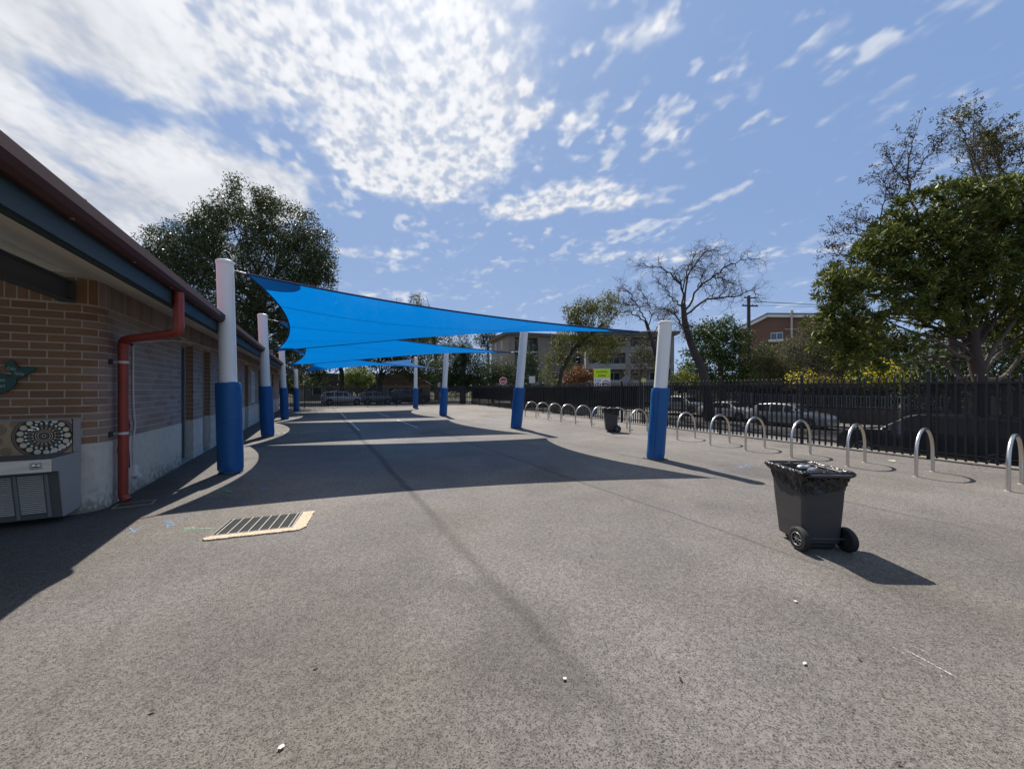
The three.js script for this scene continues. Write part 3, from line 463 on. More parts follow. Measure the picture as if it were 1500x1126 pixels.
// ---------------------------------------------------------------- drainage pit cover with concrete surround
{
  const c = [onGround(308, 787), onGround(333, 762), onGround(424, 754), onGround(428, 774)];
  const o = c[0], ex = c[3].clone().sub(c[0]), ez = c[1].clone().sub(c[0]); const w = ex.length(), d = ez.length();
  const t = thing('drain_grate', 'steel bar drain grate set in pale concrete in the sunlit asphalt', 'drain grate', [o.x, 0, o.z], Math.atan2(-ex.z, ex.x));
  part('pit', box(w, 0.004, d, w / 2, 0.004, -d / 2), M(0.055, 0.055, 0.046, 0.95, { map: grunge }), t);
  const barM = M(0.42, 0.41, 0.39, 0.5, { metalness: 0.5 }), conc = M(0.60, 0.48, 0.35, 0.95, { map: aggregate.map, bumpMap: aggregate.bump, bumpScale: 0.004, color: lin(1.0, 0.78, 0.57) });
  for (let k = 0; k <= 7; k++) part('bar', rbox(0.008, 0.012, d - 0.03, 0.045 + k * (w - 0.09) / 7, 0.013, -d / 2, 0.003, 1), barM, t);
  part('frame', [box(w, 0.014, 0.014, w / 2, 0.012, -0.007), box(0.014, 0.014, d - 0.03, 0.007, 0.012, -d / 2), box(0.014, 0.014, d - 0.03, w - 0.007, 0.012, -d / 2)], M(0.16, 0.155, 0.145, 0.6, { metalness: 0.4 }), t);
  const cross = []; for (let k = 0; k < 14; k++) cross.push(box(w - 0.02, 0.004, 0.006, w / 2, 0.0095, -0.05 - k * (d - 0.09) / 13)); part('cross_bar', cross, M(0.05, 0.05, 0.045, 0.6), t);
  // rough poured surround along the front and right
  const r = rng(3), ring = (pts) => { const s = new THREE.Shape(); s.moveTo(...pts[0]); pts.slice(1).forEach((p) => s.lineTo(...p)); return new THREE.ExtrudeGeometry(s, { depth: 0.008, bevelEnabled: true, bevelSize: 0.005, bevelThickness: 0.004, bevelSegments: 2 }).rotateX(-Math.PI / 2).translate(0, 0.004, 0); };
  const pts = []; for (let k = 0; k <= 14; k++) pts.push([-0.02 + k * (w + 0.10) / 14, -0.105 + r() * 0.018]); for (let k = 0; k <= 10; k++) pts.push([w + 0.125 + r() * 0.018, 0.0 + k * (d + 0.0) / 10]); pts.push([w + 0.012, d], [w + 0.004, 0.004], [0, 0.004], [-0.05, -0.05]);
  const g = ring(pts); const a = g.attributes.position, uv = g.attributes.uv; for (let k = 0; k < a.count; k++) uv.setXY(k, a.getX(k) / 1.8, a.getZ(k) / 1.8);
  part('surround', g, conc, t, 'pale orange concrete surround');
}
{
  const p = onGround(441, 633.5), t = thing('drain_grate', 'small dusty drain grate in the shade under the second sail', 'drain grate', [p.x, 0, p.z], 0.05);
  part('frame', [box(1.7, 0.008, 0.05, 0, 0.006, 0.16), box(1.7, 0.008, 0.05, 0, 0.006, -0.16), box(0.05, 0.008, 0.27, 0.825, 0.006, 0), box(0.05, 0.008, 0.27, -0.825, 0.006, 0)], M(0.2, 0.19, 0.17, 0.8), t);
  for (let k = 0; k < 9; k++) part('bar', box(0.10, 0.008, 0.27, -0.7 + k * 0.175, 0.006, 0), M(0.17, 0.165, 0.15, 0.8), t);
}
// ---------------------------------------------------------------- sail posts with blue padding
const postWhite = new THREE.MeshStandardMaterial({ color: lin(0.84, 0.82, 0.76), roughness: 0.42, roughnessMap: grunge });
const padTex = tex(64, 256, (i, j, o) => { const v = clamp01(0.86 + 0.14 * tnoise(i / 8, j / 8, 8, 5)); o[0] = o[1] = o[2] = 255 * v; });
const padBlue = new THREE.MeshStandardMaterial({ color: lin(0.002, 0.098, 0.285), roughness: 0.5, map: padTex });
const POSTS = {};
function sailPost(key, [bx, by], [tx, ty], padY, rad, padR, label) {
  const b = onGround(bx, by), dep = 864 / (by - 570), top = atDepth(tx, ty, dep), lean = top.clone().sub(b);
  const up = (h) => b.clone().addScaledVector(lean, h / lean.y);
  const t = thing('sail_post', label, 'post', [b.x, 0, b.z], 0, 'white posts with blue padding that carry the sails'), L = (h) => up(h).sub(b);
  const H = lean.y;
  part('pole', rod(L(0), L(H - 0.02), rad, rad, 40), postWhite, t);
  part('cap', [rod(L(H - 0.045), L(H + 0.004), rad + 0.008, rad + 0.008, 40), rod(L(H + 0.004), L(H + 0.016), rad + 0.006, rad - 0.012, 40)], postWhite, t);
  // padding: a soft sleeve, slightly dented, closed with a strip
  const padTop = padY, n = 40, m = 26, P = [], U = [], I = [], r = rng(key.charCodeAt(0) * 31 + key.charCodeAt(1));
  for (let j = 0; j <= m; j++) { const v = j / m, h = lerp(0.03, padTop, v), e = Math.min(1, Math.min(v, 1 - v) * 22), c = L(h); for (let i = 0; i <= n; i++) { const a = i / n * 2 * Math.PI, dent = (fbm(Math.cos(a) * 1.4 + key.charCodeAt(0), v * 5 + Math.sin(a) * 1.4, 3, 400 + key.charCodeAt(1)) - 0.5) * 0.022, q = (padR + dent) * (0.94 + 0.06 * Math.sqrt(e)) ; P.push(c.x + Math.cos(a) * q, c.y + (v > 0.99 ? 0.012 * Math.sin(a * 3 + key.charCodeAt(1)) : 0), c.z + Math.sin(a) * q); U.push(i / n * 2, v * 2); } }
  for (let j = 0; j < m; j++) for (let i = 0; i < n; i++) { const a = j * (n + 1) + i, b2 = a + 1, c2 = a + n + 1, d = c2 + 1; I.push(a, c2, b2, b2, c2, d); }
  const base = P.length / 3; const cT = L(padTop - 0.004); for (let i = 0; i <= n; i++) { const k = (m * (n + 1) + i) * 3; P.push(P[k], P[k + 1], P[k + 2]); U.push(0, 0); } for (let i = 0; i <= n; i++) { const a = i / n * 2 * Math.PI; P.push(cT.x + Math.cos(a) * rad, cT.y, cT.z + Math.sin(a) * rad); U.push(0, 0.5); }
  for (let i = 0; i < n; i++) { const a = base + i, c2 = a + n + 1; I.push(a, c2, a + 1, a + 1, c2, c2 + 1); }
  const g = new THREE.BufferGeometry(); g.setAttribute('position', new THREE.Float32BufferAttribute(P, 3)); g.setAttribute('uv', new THREE.Float32BufferAttribute(U, 2)); g.setIndex(I); g.computeVertexNormals();
  const pad = part('padding', g, padBlue, t, 'blue vinyl padding');
  const am = 2.5 + r(), sd = V(Math.cos(am), 0, Math.sin(am)).multiplyScalar(padR + 0.002);
  part('strap', rod(L(0.08).add(sd), L(padTop - 0.05).add(sd), 0.010, 0.010, 6), M(0.006, 0.06, 0.2, 0.6), pad);
  part('base_plate', [box(padR * 1.9, 0.014, padR * 1.9, 0, 0.008, 0)], M(0.06, 0.06, 0.06, 0.7), t);
  POSTS[key] = { up, H, base: b };
}
sailPost('L1', [338, 692], [329, 383], 1.73, 0.138, 0.205, 'tall white post with dented blue padding nearest the brick wall, left front');
sailPost('L2', [392, 639], [384, 461], 1.70, 0.140, 0.195, 'second white and blue post along the brick building');
sailPost('L3', [417, 614], [412, 506], 1.68, 0.140, 0.200, 'third white and blue post along the brick building');
sailPost('L4', [434, 602.5], [433, 541], 1.68, 0.14, 0.19, 'short white and blue post at the far end of the building');
sailPost('R1', [960, 672], [975, 472], 1.63, 0.145, 0.20, 'white and blue post nearest the camera beside the bike hoops, leaning right');
sailPost('R2', [756, 627], [768.5, 477], 1.66, 0.165, 0.235, 'second white and blue post of the right row, leaning beside the far bike hoops');
sailPost('R3', [649, 608.5], [654, 513], 1.68, 0.15, 0.23, 'third white and blue post of the right row, in front of dark conifers');
sailPost('R4', [608.5, 597], [609, 523], 1.68, 0.15, 0.23, 'farthest white and blue post of the right row, by the light blue sail corner');

// ---------------------------------------------------------------- shade sails
const weave = tex(256, 256, (i, j, o) => { const v = 0.90 + 0.10 * ((i % 4 < 2) ^ (j % 4 < 2) ? 1 : 0) * 0.5 + 0.07 * (tnoise(i / 2, j / 32, 128, 8) - 0.5) + 0.05 * (tnoise(i / 32, j / 32, 8, 9) - 0.5); o[0] = o[1] = o[2] = 255 * clamp01(v); });
weave.repeat.set(6, 6);
const cloth = new THREE.MeshPhysicalMaterial({ color: lin(0.0, 0.142, 0.44), transparent: true, opacity: 0.975, roughness: 1, transmission: 0.60, thickness: 0, side: THREE.DoubleSide, map: weave, specularIntensity: 0.06 });
const clothDark = new THREE.MeshPhysicalMaterial({ color: lin(0.0, 0.24, 0.42), roughness: 0.95, transmission: 0.5, thickness: 0, side: THREE.DoubleSide, map: weave, specularIntensity: 0.2 });
const hemMat = M(0.003, 0.03, 0.13, 0.9), wireMat = new THREE.MeshStandardMaterial({ color: lin(0.3, 0.3, 0.3), metalness: 0.6, roughness: 0.55 });
function sail(name, label, ends, sags) {              // ends: [post, height][]: front-left, front-right, rear-right, rear-left
  const P = ends.map(([k, h]) => POSTS[k].up(h)), mid = P.reduce((a, p) => a.add(p), V(0, 0, 0)).multiplyScalar(0.25);
  const C = P.map((p, i) => p.clone().add(mid.clone().sub(p).setY(0).normalize().multiplyScalar(ends[i][2] ?? 0.42)).add(V(0, -0.03, 0)));
  const t = thing('shade_sail', label, 'shade sail', [0, 0, 0], 0, 'blue shade sails strung between the posts');
  const edge = (i, j, s, k) => { const a = C[i], b = C[j], inward = mid.clone().sub(a.clone().add(b).multiplyScalar(0.5)).setY(0).normalize(); const p = a.clone().lerp(b, s).addScaledVector(inward, 4 * s * (1 - s) * k); p.y -= 4 * s * (1 - s) * 0.05; return p; };
  const surf = (u, v, dn = 0) => {                     // Coons patch of the four edges
    const f = edge(0, 1, u, sags[0]), r = edge(3, 2, u, sags[2]), l = edge(0, 3, v, sags[3]), q = edge(1, 2, v, sags[1]);
    const p = f.multiplyScalar(1 - v).addScaledVector(r, v).addScaledVector(l, 1 - u).addScaledVector(q, u);
    p.addScaledVector(C[0], -(1 - u) * (1 - v)).addScaledVector(C[1], -u * (1 - v)).addScaledVector(C[2], -u * v).addScaledVector(C[3], -(1 - u) * v);
    p.y -= 16 * u * (1 - u) * v * (1 - v) * 0.10 + dn; return p;
  };
  const grid = (nu, nv, map, uvs = 1) => { const A = [], U = [], I = []; for (let j = 0; j <= nv; j++) for (let i = 0; i <= nu; i++) { const [u, v, dn] = map(i / nu, j / nv), p = surf(u, v, dn); A.push(p.x, p.y, p.z); U.push(u * uvs, v * uvs); } for (let j = 0; j < nv; j++) for (let i = 0; i < nu; i++) { const a = j * (nu + 1) + i, b = a + 1, c = a + nu + 1, d = c + 1; I.push(a, b, c, b, d, c); } const g = new THREE.BufferGeometry(); g.setAttribute('position', new THREE.Float32BufferAttribute(A, 3)); g.setAttribute('uv', new THREE.Float32BufferAttribute(U, 2)); g.setIndex(I); g.computeVertexNormals(); return g; };
  const canopy = part('canopy', grid(56, 44, (a, b) => [a, b, 0], 1), cloth, t);
  for (const [u0, v0] of [[0, 0], [1, 0], [1, 1], [0, 1]]) part('corner_patch', grid(12, 12, (a, b) => { const R = !u0 && !v0 ? 0.115 : 0.07, ra = a * Math.PI / 2, x = b * R * Math.cos(ra), y = b * R * Math.sin(ra); return [u0 ? 1 - x : x, v0 ? 1 - y : y, 0.006]; }), clothDark, canopy);
  for (const v of [0.27, 0.52, 0.77]) part('seam', grid(60, 1, (a, b) => [a, v + (b - 0.5) * 0.006 + 0.05 * Math.sin(a * Math.PI), 0.005]), clothDark, canopy);
  for (const [i, j, k] of [[0, 1, 0], [1, 2, 1], [3, 2, 2], [0, 3, 3]]) { const pts = []; for (let s = 0; s <= 24; s++) pts.push(edge(i, j, s / 24, sags[k])); part('hem', curveTube(pts, 0.020, 48, 6), hemMat, canopy); }
  C.forEach((c, i) => { const a = P[i], d = c.clone().sub(a).normalize(); part('cable', [rod(a, c, 0.007, 0.007, 6), rod(c.clone().addScaledVector(d, -0.13), c.clone().addScaledVector(d, 0.02), 0.012, 0.02, 8)], wireMat, t); });
}
sail('shade_sail', 'nearest and largest looking blue shade sail with a dark corner at the front left post', [['L1', 3.93, 0.34], ['R1', 2.98, 0.55], ['R2', 4.08, 0.42], ['L2', 2.92, 0.42]], [0.42, 0.62, 0.40, 0.62]);
sail('shade_sail', 'middle blue shade sail behind the nearest one', [['L2', 4.02, 0.5], ['R2', 3.16, 0.5], ['R3', 3.88, 0.42], ['L3', 2.88, 0.42]], [0.36, 0.62, 0.5, 0.85]);
sail('shade_sail', 'farthest blue shade sail with a pale sunlit corner at the right', [['L3', 3.80, 0.5], ['R3', 2.86, 0.5], ['R4', 4.22, 0.42], ['L4', 2.86, 0.42]], [0.5, 0.85, 0.7, 0.9]);

// ---------------------------------------------------------------- bike hoops
const hoopSteel = new THREE.MeshStandardMaterial({ color: lin(0.62, 0.59, 0.54), metalness: 1, roughness: 0.34, roughnessMap: grunge });
{
  const list = [[1478, 719], [1343, 698], [1239, 684], [1158, 670.5], [1091, 660], [1037, 652.5], [990, 644.6], [917, 634.5], [888, 630], [862, 625.5], [840, 621.5], [819, 618], [801, 615], [785, 612], [769, 609.6]];
  const words = ['cut by the right edge of the picture', 'second from the right edge, behind and right of the wheelie bin', 'third from the right edge, just right of the wheelie bin', 'fourth from the right edge, above the wheelie bin', 'fifth from the right edge', 'sixth from the right edge', 'seventh from the right edge, next right of the nearest right post', 'just left of the nearest right post', 'half hidden behind the far wheelie bin', 'next left of the far wheelie bin', 'second left of the far wheelie bin', 'third left of the far wheelie bin', 'fourth left of the far wheelie bin', 'second farthest of the row', 'farthest of the row, behind the leaning post'];
  let src; const W = 0.9, Hh = 0.85, r = W / 2;
  // two straight lines of hoops smoothed from the picture
  list.forEach(([px, py], k) => {
    const p = onGround(px, py); p.x = lerp(9.5 - 0.078 * p.z, p.x, 0.35);
    const label = 'stainless steel bike hoop ' + words[k];
    if (!src) {
      src = thing('bike_hoop', label, 'bike hoop', [p.x, 0, p.z], 0, 'steel bike hoops in a row along the fence');
      const pts = [V(0, 0, 0), V(0, 0.15, 0), V(0, 0.28, 0)]; for (let a = 0; a <= 16; a++) { const q = Math.PI - a / 16 * Math.PI; pts.push(V(r + Math.cos(q) * r, 0.40 + Math.sin(q) * r, 0)); } pts.push(V(W, 0.28, 0), V(W, 0.15, 0), V(W, 0, 0));
      part('hoop', curveTube(pts, 0.0275, 90, 14), hoopSteel, src);
      for (const x of [0, W]) part('base_collar', new THREE.CylinderGeometry(0.042, 0.046, 0.006, 24).translate(x, 0.004, 0), M(0.30, 0.29, 0.27, 0.6, { metalness: 0.3 }), src);
    } else copyThing(src, [p.x, 0, p.z], 0.06 * (hash2(k, 3) - 0.5), label);
  });
}
// ---------------------------------------------------------------- wheelie bins with black liners
{
  const crinkle = tex(512, 512, (i, j, o) => { const wx = i + 26 * tnoise(i / 64, j / 64, 8, 31), wy = j + 26 * tnoise(i / 64, j / 64, 8, 32), rg = (a, s) => 1 - Math.abs(2 * a - 1), v = 0.6 * rg(tnoise((wx + wy) / 46, (wy - wx) / 90, 512, 33)) + 0.4 * rg(tnoise((wx - wy * 0.6) / 22, (wy + wx) / 48, 512, 34)); o[0] = o[1] = o[2] = 255 * clamp01(v * v); });
  const plastic = new THREE.MeshStandardMaterial({ color: lin(0.056, 0.051, 0.047), roughness: 0.6, map: grunge }), rubber = M(0.012, 0.012, 0.012, 0.75), liner = new THREE.MeshPhysicalMaterial({ color: lin(0.007, 0.007, 0.008), roughness: 0.30, side: THREE.DoubleSide, bumpMap: crinkle, bumpScale: 0.022 });
  // local axes: x along the axle, z towards the handle side (the wheels), y up
  function makeBin(label, pos, turn) {
    const t = thing('wheelie_bin', label, 'bin', pos, turn, undefined);
    const ringPts = (w, d, cz, y, rad, n = 8) => { const o = []; for (const [sx, sz, a0] of [[1, 1, 0], [-1, 1, 1], [-1, -1, 2], [1, -1, 3]]) for (let k = 0; k <= n; k++) { const a = (a0 + k / n) * Math.PI / 2; o.push(V(sx * (w / 2 - rad) + Math.cos(a) * rad, y, cz + sz * (d / 2 - rad) + Math.sin(a) * rad)); } return o; };
    const loft = (rings, close0 = false) => { const n = rings[0].length, A = [], I = [], U = []; rings.forEach((r, j) => { for (let i = 0; i <= n; i++) { const p = r[i % n]; A.push(p.x, p.y, p.z); U.push(i / n * 2, p.y * 1.2); } }); for (let j = 0; j < rings.length - 1; j++) for (let i = 0; i < n; i++) { const a = j * (n + 1) + i, c = a + n + 1; I.push(a, c, a + 1, a + 1, c, c + 1); } if (close0) { const b = A.length / 3; let cx = 0, cy = 0, cz = 0; rings[0].forEach((p) => { cx += p.x; cy += p.y; cz += p.z; }); A.push(cx / n, cy / n, cz / n); U.push(0, 0); for (let i = 0; i < n; i++) I.push(b, i, i + 1); } const g = new THREE.BufferGeometry(); g.setAttribute('position', new THREE.Float32BufferAttribute(A, 3)); g.setAttribute('uv', new THREE.Float32BufferAttribute(U, 2)); g.setIndex(I); g.computeVertexNormals(); return g; };
    // body: tapered tub
    const body = part('body', loft([ringPts(0.35, 0.36, -0.02, 0.065, 0.03), ringPts(0.365, 0.38, -0.02, 0.08, 0.035), ringPts(0.405, 0.45, -0.03, 0.48, 0.04), ringPts(0.43, 0.50, -0.035, 0.80, 0.045), ringPts(0.41, 0.48, -0.035, 0.80, 0.04), ringPts(0.35, 0.38, -0.03, 0.3, 0.03)], true), plastic, t);
    part('base_lip', rbox(0.29, 0.06, 0.30, 0, 0.045, 0.0, 0.012), M(0.02, 0.02, 0.02, 0.7), body);
    part('rim', [loft([ringPts(0.44, 0.51, -0.035, 0.775, 0.05), ringPts(0.485, 0.57, -0.035, 0.785, 0.055), ringPts(0.49, 0.575, -0.035, 0.83, 0.055), ringPts(0.47, 0.555, -0.035, 0.838, 0.05), ringPts(0.42, 0.49, -0.035, 0.82, 0.04)]), rod(V(-0.19, 0.81, 0.275), V(0.19, 0.81, 0.275), 0.016, 0.016, 12), box(0.03, 0.03, 0.06, -0.19, 0.81, 0.25), box(0.03, 0.03, 0.06, 0.19, 0.81, 0.25)], plastic, t);
    part('axle', rod(V(-0.22, 0.122, 0.172), V(0.22, 0.122, 0.172), 0.011, 0.011, 12), M(0.05, 0.05, 0.05, 0.5), t);
    for (const s of [-1, 1]) {
      const tl = new THREE.LatheGeometry([[0.07, -0.026], [0.088, -0.030], [0.112, -0.029], [0.122, -0.02], [0.122, 0.02], [0.112, 0.029], [0.088, 0.030], [0.07, 0.026]].map(([a, b]) => new THREE.Vector2(a, b)), 40).rotateZ(Math.PI / 2).translate(s * 0.225, 0.122, 0.172);
      const w = part('wheel', tl, rubber, t), hub = [new THREE.CylinderGeometry(0.02, 0.02, 0.05, 16).rotateZ(Math.PI / 2).translate(s * 0.225, 0.122, 0.172), new THREE.TorusGeometry(0.070, 0.006, 8, 32).rotateY(Math.PI / 2).translate(s * 0.248, 0.122, 0.172), new THREE.CylinderGeometry(0.069, 0.069, 0.02, 24).rotateZ(Math.PI / 2).translate(s * 0.222, 0.122, 0.172)];
      part('rim', hub, M(0.03, 0.03, 0.03, 0.6), w); const spokes = [new THREE.TorusGeometry(0.066, 0.0045, 8, 32).rotateY(Math.PI / 2).translate(s * 0.2535, 0.122, 0.172), new THREE.CylinderGeometry(0.012, 0.012, 0.012, 14).rotateZ(Math.PI / 2).translate(s * 0.253, 0.122, 0.172)]; for (let k = 0; k < 8; k++) { const a = k * Math.PI / 4; spokes.push(rod(V(s * 0.2485, 0.122, 0.172), V(s * 0.2485, 0.122 + Math.sin(a) * 0.066, 0.172 + Math.cos(a) * 0.066), 0.0045, 0.0035, 6)); } part('spoke', spokes, M(0.24, 0.24, 0.24, 0.35, { metalness: 0.6 }), w);
    }
    // liner: turned over the rim, hanging in folds outside, gathered inside
    const n = 220, rings = [], base = (k, w, d, y) => { const a = ringPts(w, d, -0.035, y, 0.055, 12), L = a.length, cum = [0]; for (let i = 0; i < L; i++) cum.push(cum[i] + a[i].distanceTo(a[(i + 1) % L])); const t = k / n * cum[L]; let i = 0; while (i < L - 1 && cum[i + 1] < t) i++; return a[i].clone().lerp(a[(i + 1) % L], (t - cum[i]) / Math.max(1e-6, cum[i + 1] - cum[i])); };
    const lay = [[0.30, 0.36, 0.50, 0.02], [0.38, 0.45, 0.70, 0.022], [0.435, 0.515, 0.825, 0.010], [0.475, 0.56, 0.850, 0.005], [0.515, 0.60, 0.846, 0.006], [0.527, 0.617, 0.825, 0.006], [0.515, 0.604, 0.800, 0.008], [0.480, 0.565, 0.775, 0.012], [0.452, 0.532, 0.745, 0.014], [0.446, 0.522, 0.71, 0.014], [0.442, 0.514, 0.675, 0.013], [0.438, 0.508, 0.64, 0.012], [0.434, 0.502, 0.60, 0.010]];
    lay.forEach(([w, d, y, amp], j) => { const r = []; for (let k = 0; k < n; k++) { const p = base(k, w, d, y), u = k / n, fold = Math.abs(2 * fbm(u * 16 + j * 0.35, j * 0.8, 3, 61) - 1) * 2.0 - 0.55 + (fbm(u * 60, j * 1.7, 2, 62) - 0.5) * 1.2, c = V(p.x, 0, p.z + 0.035).normalize(); p.addScaledVector(c, fold * amp * (j > 5 ? 1.1 : 1)); if (j > 6) { const near = Math.max(0, (-p.x + (p.z + 0.035)) / 0.46), hang = 0.42 + 0.5 * near + 0.45 * fbm(u * 11, 3, 3, 63); p.y = 0.80 - (0.80 - p.y) * lerp(1, hang, sstep(6, 9, j)); } else p.y += (fbm(u * 22, j, 2, 64) - 0.5) * amp; r.push(p); } rings.push(r); });
    part('bin_liner', loft(rings), liner, t, 'glossy black bag folded over the rim');
    return t;
  }
  const a = onGround(1172, 806), b = onGround(1240, 807), ax = b.clone().sub(a).setY(0).normalize(), turn = Math.atan2(-ax.z, ax.x), c = a.clone().add(b).multiplyScalar(0.5).addScaledVector(V(-ax.z, 0, ax.x), -0.175);
  const bin = makeBin('black wheelie bin without a lid, lined with a black bag, in the sunlit foreground', [c.x, 0, c.z], turn); bin.scale.set(1, 0.94, 1);
  // crumpled rubbish showing in the near bin
  const rb = rng(8), trash = []; for (let k = 0; k < 5; k++) { const g = new THREE.IcosahedronGeometry(0.032 + 0.02 * rb(), 2), p = g.attributes.position; for (let i = 0; i < p.count; i++) { const v = V(p.getX(i), p.getY(i), p.getZ(i)), n = 0.75 + 0.5 * fbm(v.x * 30 + k, v.y * 30 + v.z * 22, 3, 70 + k); p.setXYZ(i, v.x * n, v.y * n * 0.8, v.z * n); } g.computeVertexNormals(); trash.push(g.translate(0.06 + rb() * 0.10, 0.785 + rb() * 0.02, -0.20 + rb() * 0.14)); }
  part('rubbish', trash, new THREE.MeshStandardMaterial({ color: lin(0.22, 0.22, 0.25), roughness: 0.3, metalness: 0.4 }), bin);
  const q = onGround(896, 632), far = makeBin('far wheelie bin with a black liner standing among the bike hoops', [q.x, 0, q.z], 0.95); far.scale.setScalar(1.06);
}
// small litter on the asphalt
{
  const r = rng(77), white = M(0.50, 0.47, 0.40, 0.9), words = [['below the wheelie bin', 1166, 882], ['right of centre near the scratches', 1179, 973], ['beside the dark seam', 827, 996], ['close to the bottom edge', 412, 1096], ['by the fence foot behind the second hoop', 1306, 675], ['at the fence foot behind the fifth hoop', 1051, 634]];
  for (const [w, px, py] of words) {
    const p = onGround(px, py), far = py < 700, g = new THREE.CircleGeometry(far ? 0.07 : 0.011, 7), a = g.attributes.position; for (let i = 0; i < a.count; i++) { const s = 0.6 + r() * 0.8; a.setXYZ(i, a.getX(i) * s * 1.3, a.getY(i) * s, (r() - 0.5) * 0.006); } g.rotateX(-Math.PI / 2); g.computeVertexNormals();
    const up = g.clone().translate(0, 0.011, 0), lo = g.translate(0, 0.006, 0);
    const m = part('paper_scrap', [up, lo], white, scene); m.position.copy(p); tag(m, 'scrap of pale litter on the asphalt ' + w, 'litter');
  }
}

// ---------------------------------------------------------------- black picket fences
const fenceBlack = M(0.012, 0.012, 0.014, 0.45);
const clothTex = tex(64, 64, (i, j, o) => { const v = (i % 4 < 1) || (j % 4 < 1) ? 1 : 0.75; o[0] = o[1] = o[2] = 255 * v; });
const shadeCloth = (op) => new THREE.MeshStandardMaterial({ color: lin(0.020, 0.021, 0.024), roughness: 0.9, transparent: true, opacity: op, side: THREE.DoubleSide });
function fence(label, A, B, postGap, clothRuns) {
  const t = thing('picket_fence', label, 'fence', [A.x, 0, A.z], 0), d = B.clone().sub(A), L = d.length(), yaw = Math.atan2(-d.z, d.x); t.rotation.y = yaw;
  const g = mergeGeometries([prep(box(0.034, 1.86, 0.034, 0, 0.96, 0)), prep(new THREE.ConeGeometry(0.027, 0.06, 4).rotateY(Math.PI / 4).translate(0, 1.92, 0)), prep(box(0.042, 0.012, 0.042, 0, 1.885, 0))]);
  const n = Math.floor(L / 0.142); let c = 0; const rest = [];
  const gap = L / Math.round(L / postGap), posts = Math.round(L / postGap);
  for (let k = 0; k < n; k++) { const x = (k + 0.5) * L / n; if (Math.abs(x / gap - Math.round(x / gap)) * gap < 0.05) continue; const m = part('picket', g, fenceBlack, t); m.position.x = x; }
  const pg = mergeGeometries([prep(rbox(0.065, 2.0, 0.065, 0, 1.0, 0, 0.006, 1)), prep(box(0.075, 0.02, 0.075, 0, 2.01, 0)), prep(new THREE.ConeGeometry(0.05, 0.03, 4).rotateY(Math.PI / 4).translate(0, 2.035, 0))]);
  for (let k = 0; k <= posts; k++) { const m = part('post', pg, fenceBlack, t); m.position.x = k * gap; }
  for (let k = 0; k < posts; k++) for (const y of [0.17, 1.74]) { const m = part('rail', box(gap - 0.07, 0.04, 0.04), fenceBlack, t); m.position.set((k + 0.5) * gap, y, 0); }
  for (const [x0, x1, y0, y1, op] of clothRuns) { // knitted screen tied behind the pickets
    const nu = Math.ceil((x1 - x0) / 0.3), w = new THREE.PlaneGeometry(x1 - x0, y1 - y0, nu, 6), p = w.attributes.position; for (let i = 0; i < p.count; i++) p.setZ(i, 0.02 * (fbm(p.getX(i) * 0.8, p.getY(i) * 1.1, 3, 501) - 0.5)); w.computeVertexNormals();
    part('shade_cloth', w.translate((x0 + x1) / 2, (y0 + y1) / 2, -0.045), shadeCloth(op), t, 'dark see-through screen behind the pickets');
  }
}
// runs along local x; local -z is the street side of the right fence
fence('long black picket fence with dark screening behind the bike hoops', V(fenceX(-36.6), 0, -36.6), V(fenceX(2.2), 0, 2.2), 2.6, []);
fence('black picket fence across the far end of the yard under the sails', V(fenceX(-36.6) - 0.15, 0, -36.6), V(-8.5, 0, -35.6), 2.5, [[0.2, 22.5, 0.12, 1.74, 0.58]]);
{ // screening, a thing tied to the fence
  const run = (label, z0, z1, y0, y1, op) => { const n = Math.ceil(Math.abs(z1 - z0) / 0.35), P = [], I = [], m = 8; for (let k = 0; k <= n; k++) for (let j = 0; j <= m; j++) { const z = lerp(z0, z1, k / n), y = lerp(y0, y1, j / m); P.push(fenceX(z) + 0.045 + 0.02 * fbm(z * 0.9, y * 1.2, 3, 501), y + (j === 0 ? 0.03 * (fbm(z, 1, 2, 3) - 0.5) : 0), z); if (k && j) { const a = (k - 1) * (m + 1) + j - 1; I.push(a, a + 1, a + m + 1, a + 1, a + m + 2, a + m + 1); } } const g = new THREE.BufferGeometry(); g.setAttribute('position', new THREE.Float32BufferAttribute(P, 3)); g.setIndex(I); g.computeVertexNormals(); tag(part('shade_cloth', g, shadeCloth(op), scene), label, 'screen cloth', 'dark cloths tied to the street side of the fence'); };
  run('dense dark screen cloth on the upper half of the fence behind the far bike hoops', -36, -12.2, 0.62, 1.74, 0.93);
  run('thin see-through dark screen cloth on the fence in front of the silver car', -12.1, -3.5, 0.12, 1.74, 0.66);
  run('dark screen cloth on the fence at the right edge, under the big tree', -3.4, 2.0, 0.10, 1.74, 0.84);
}
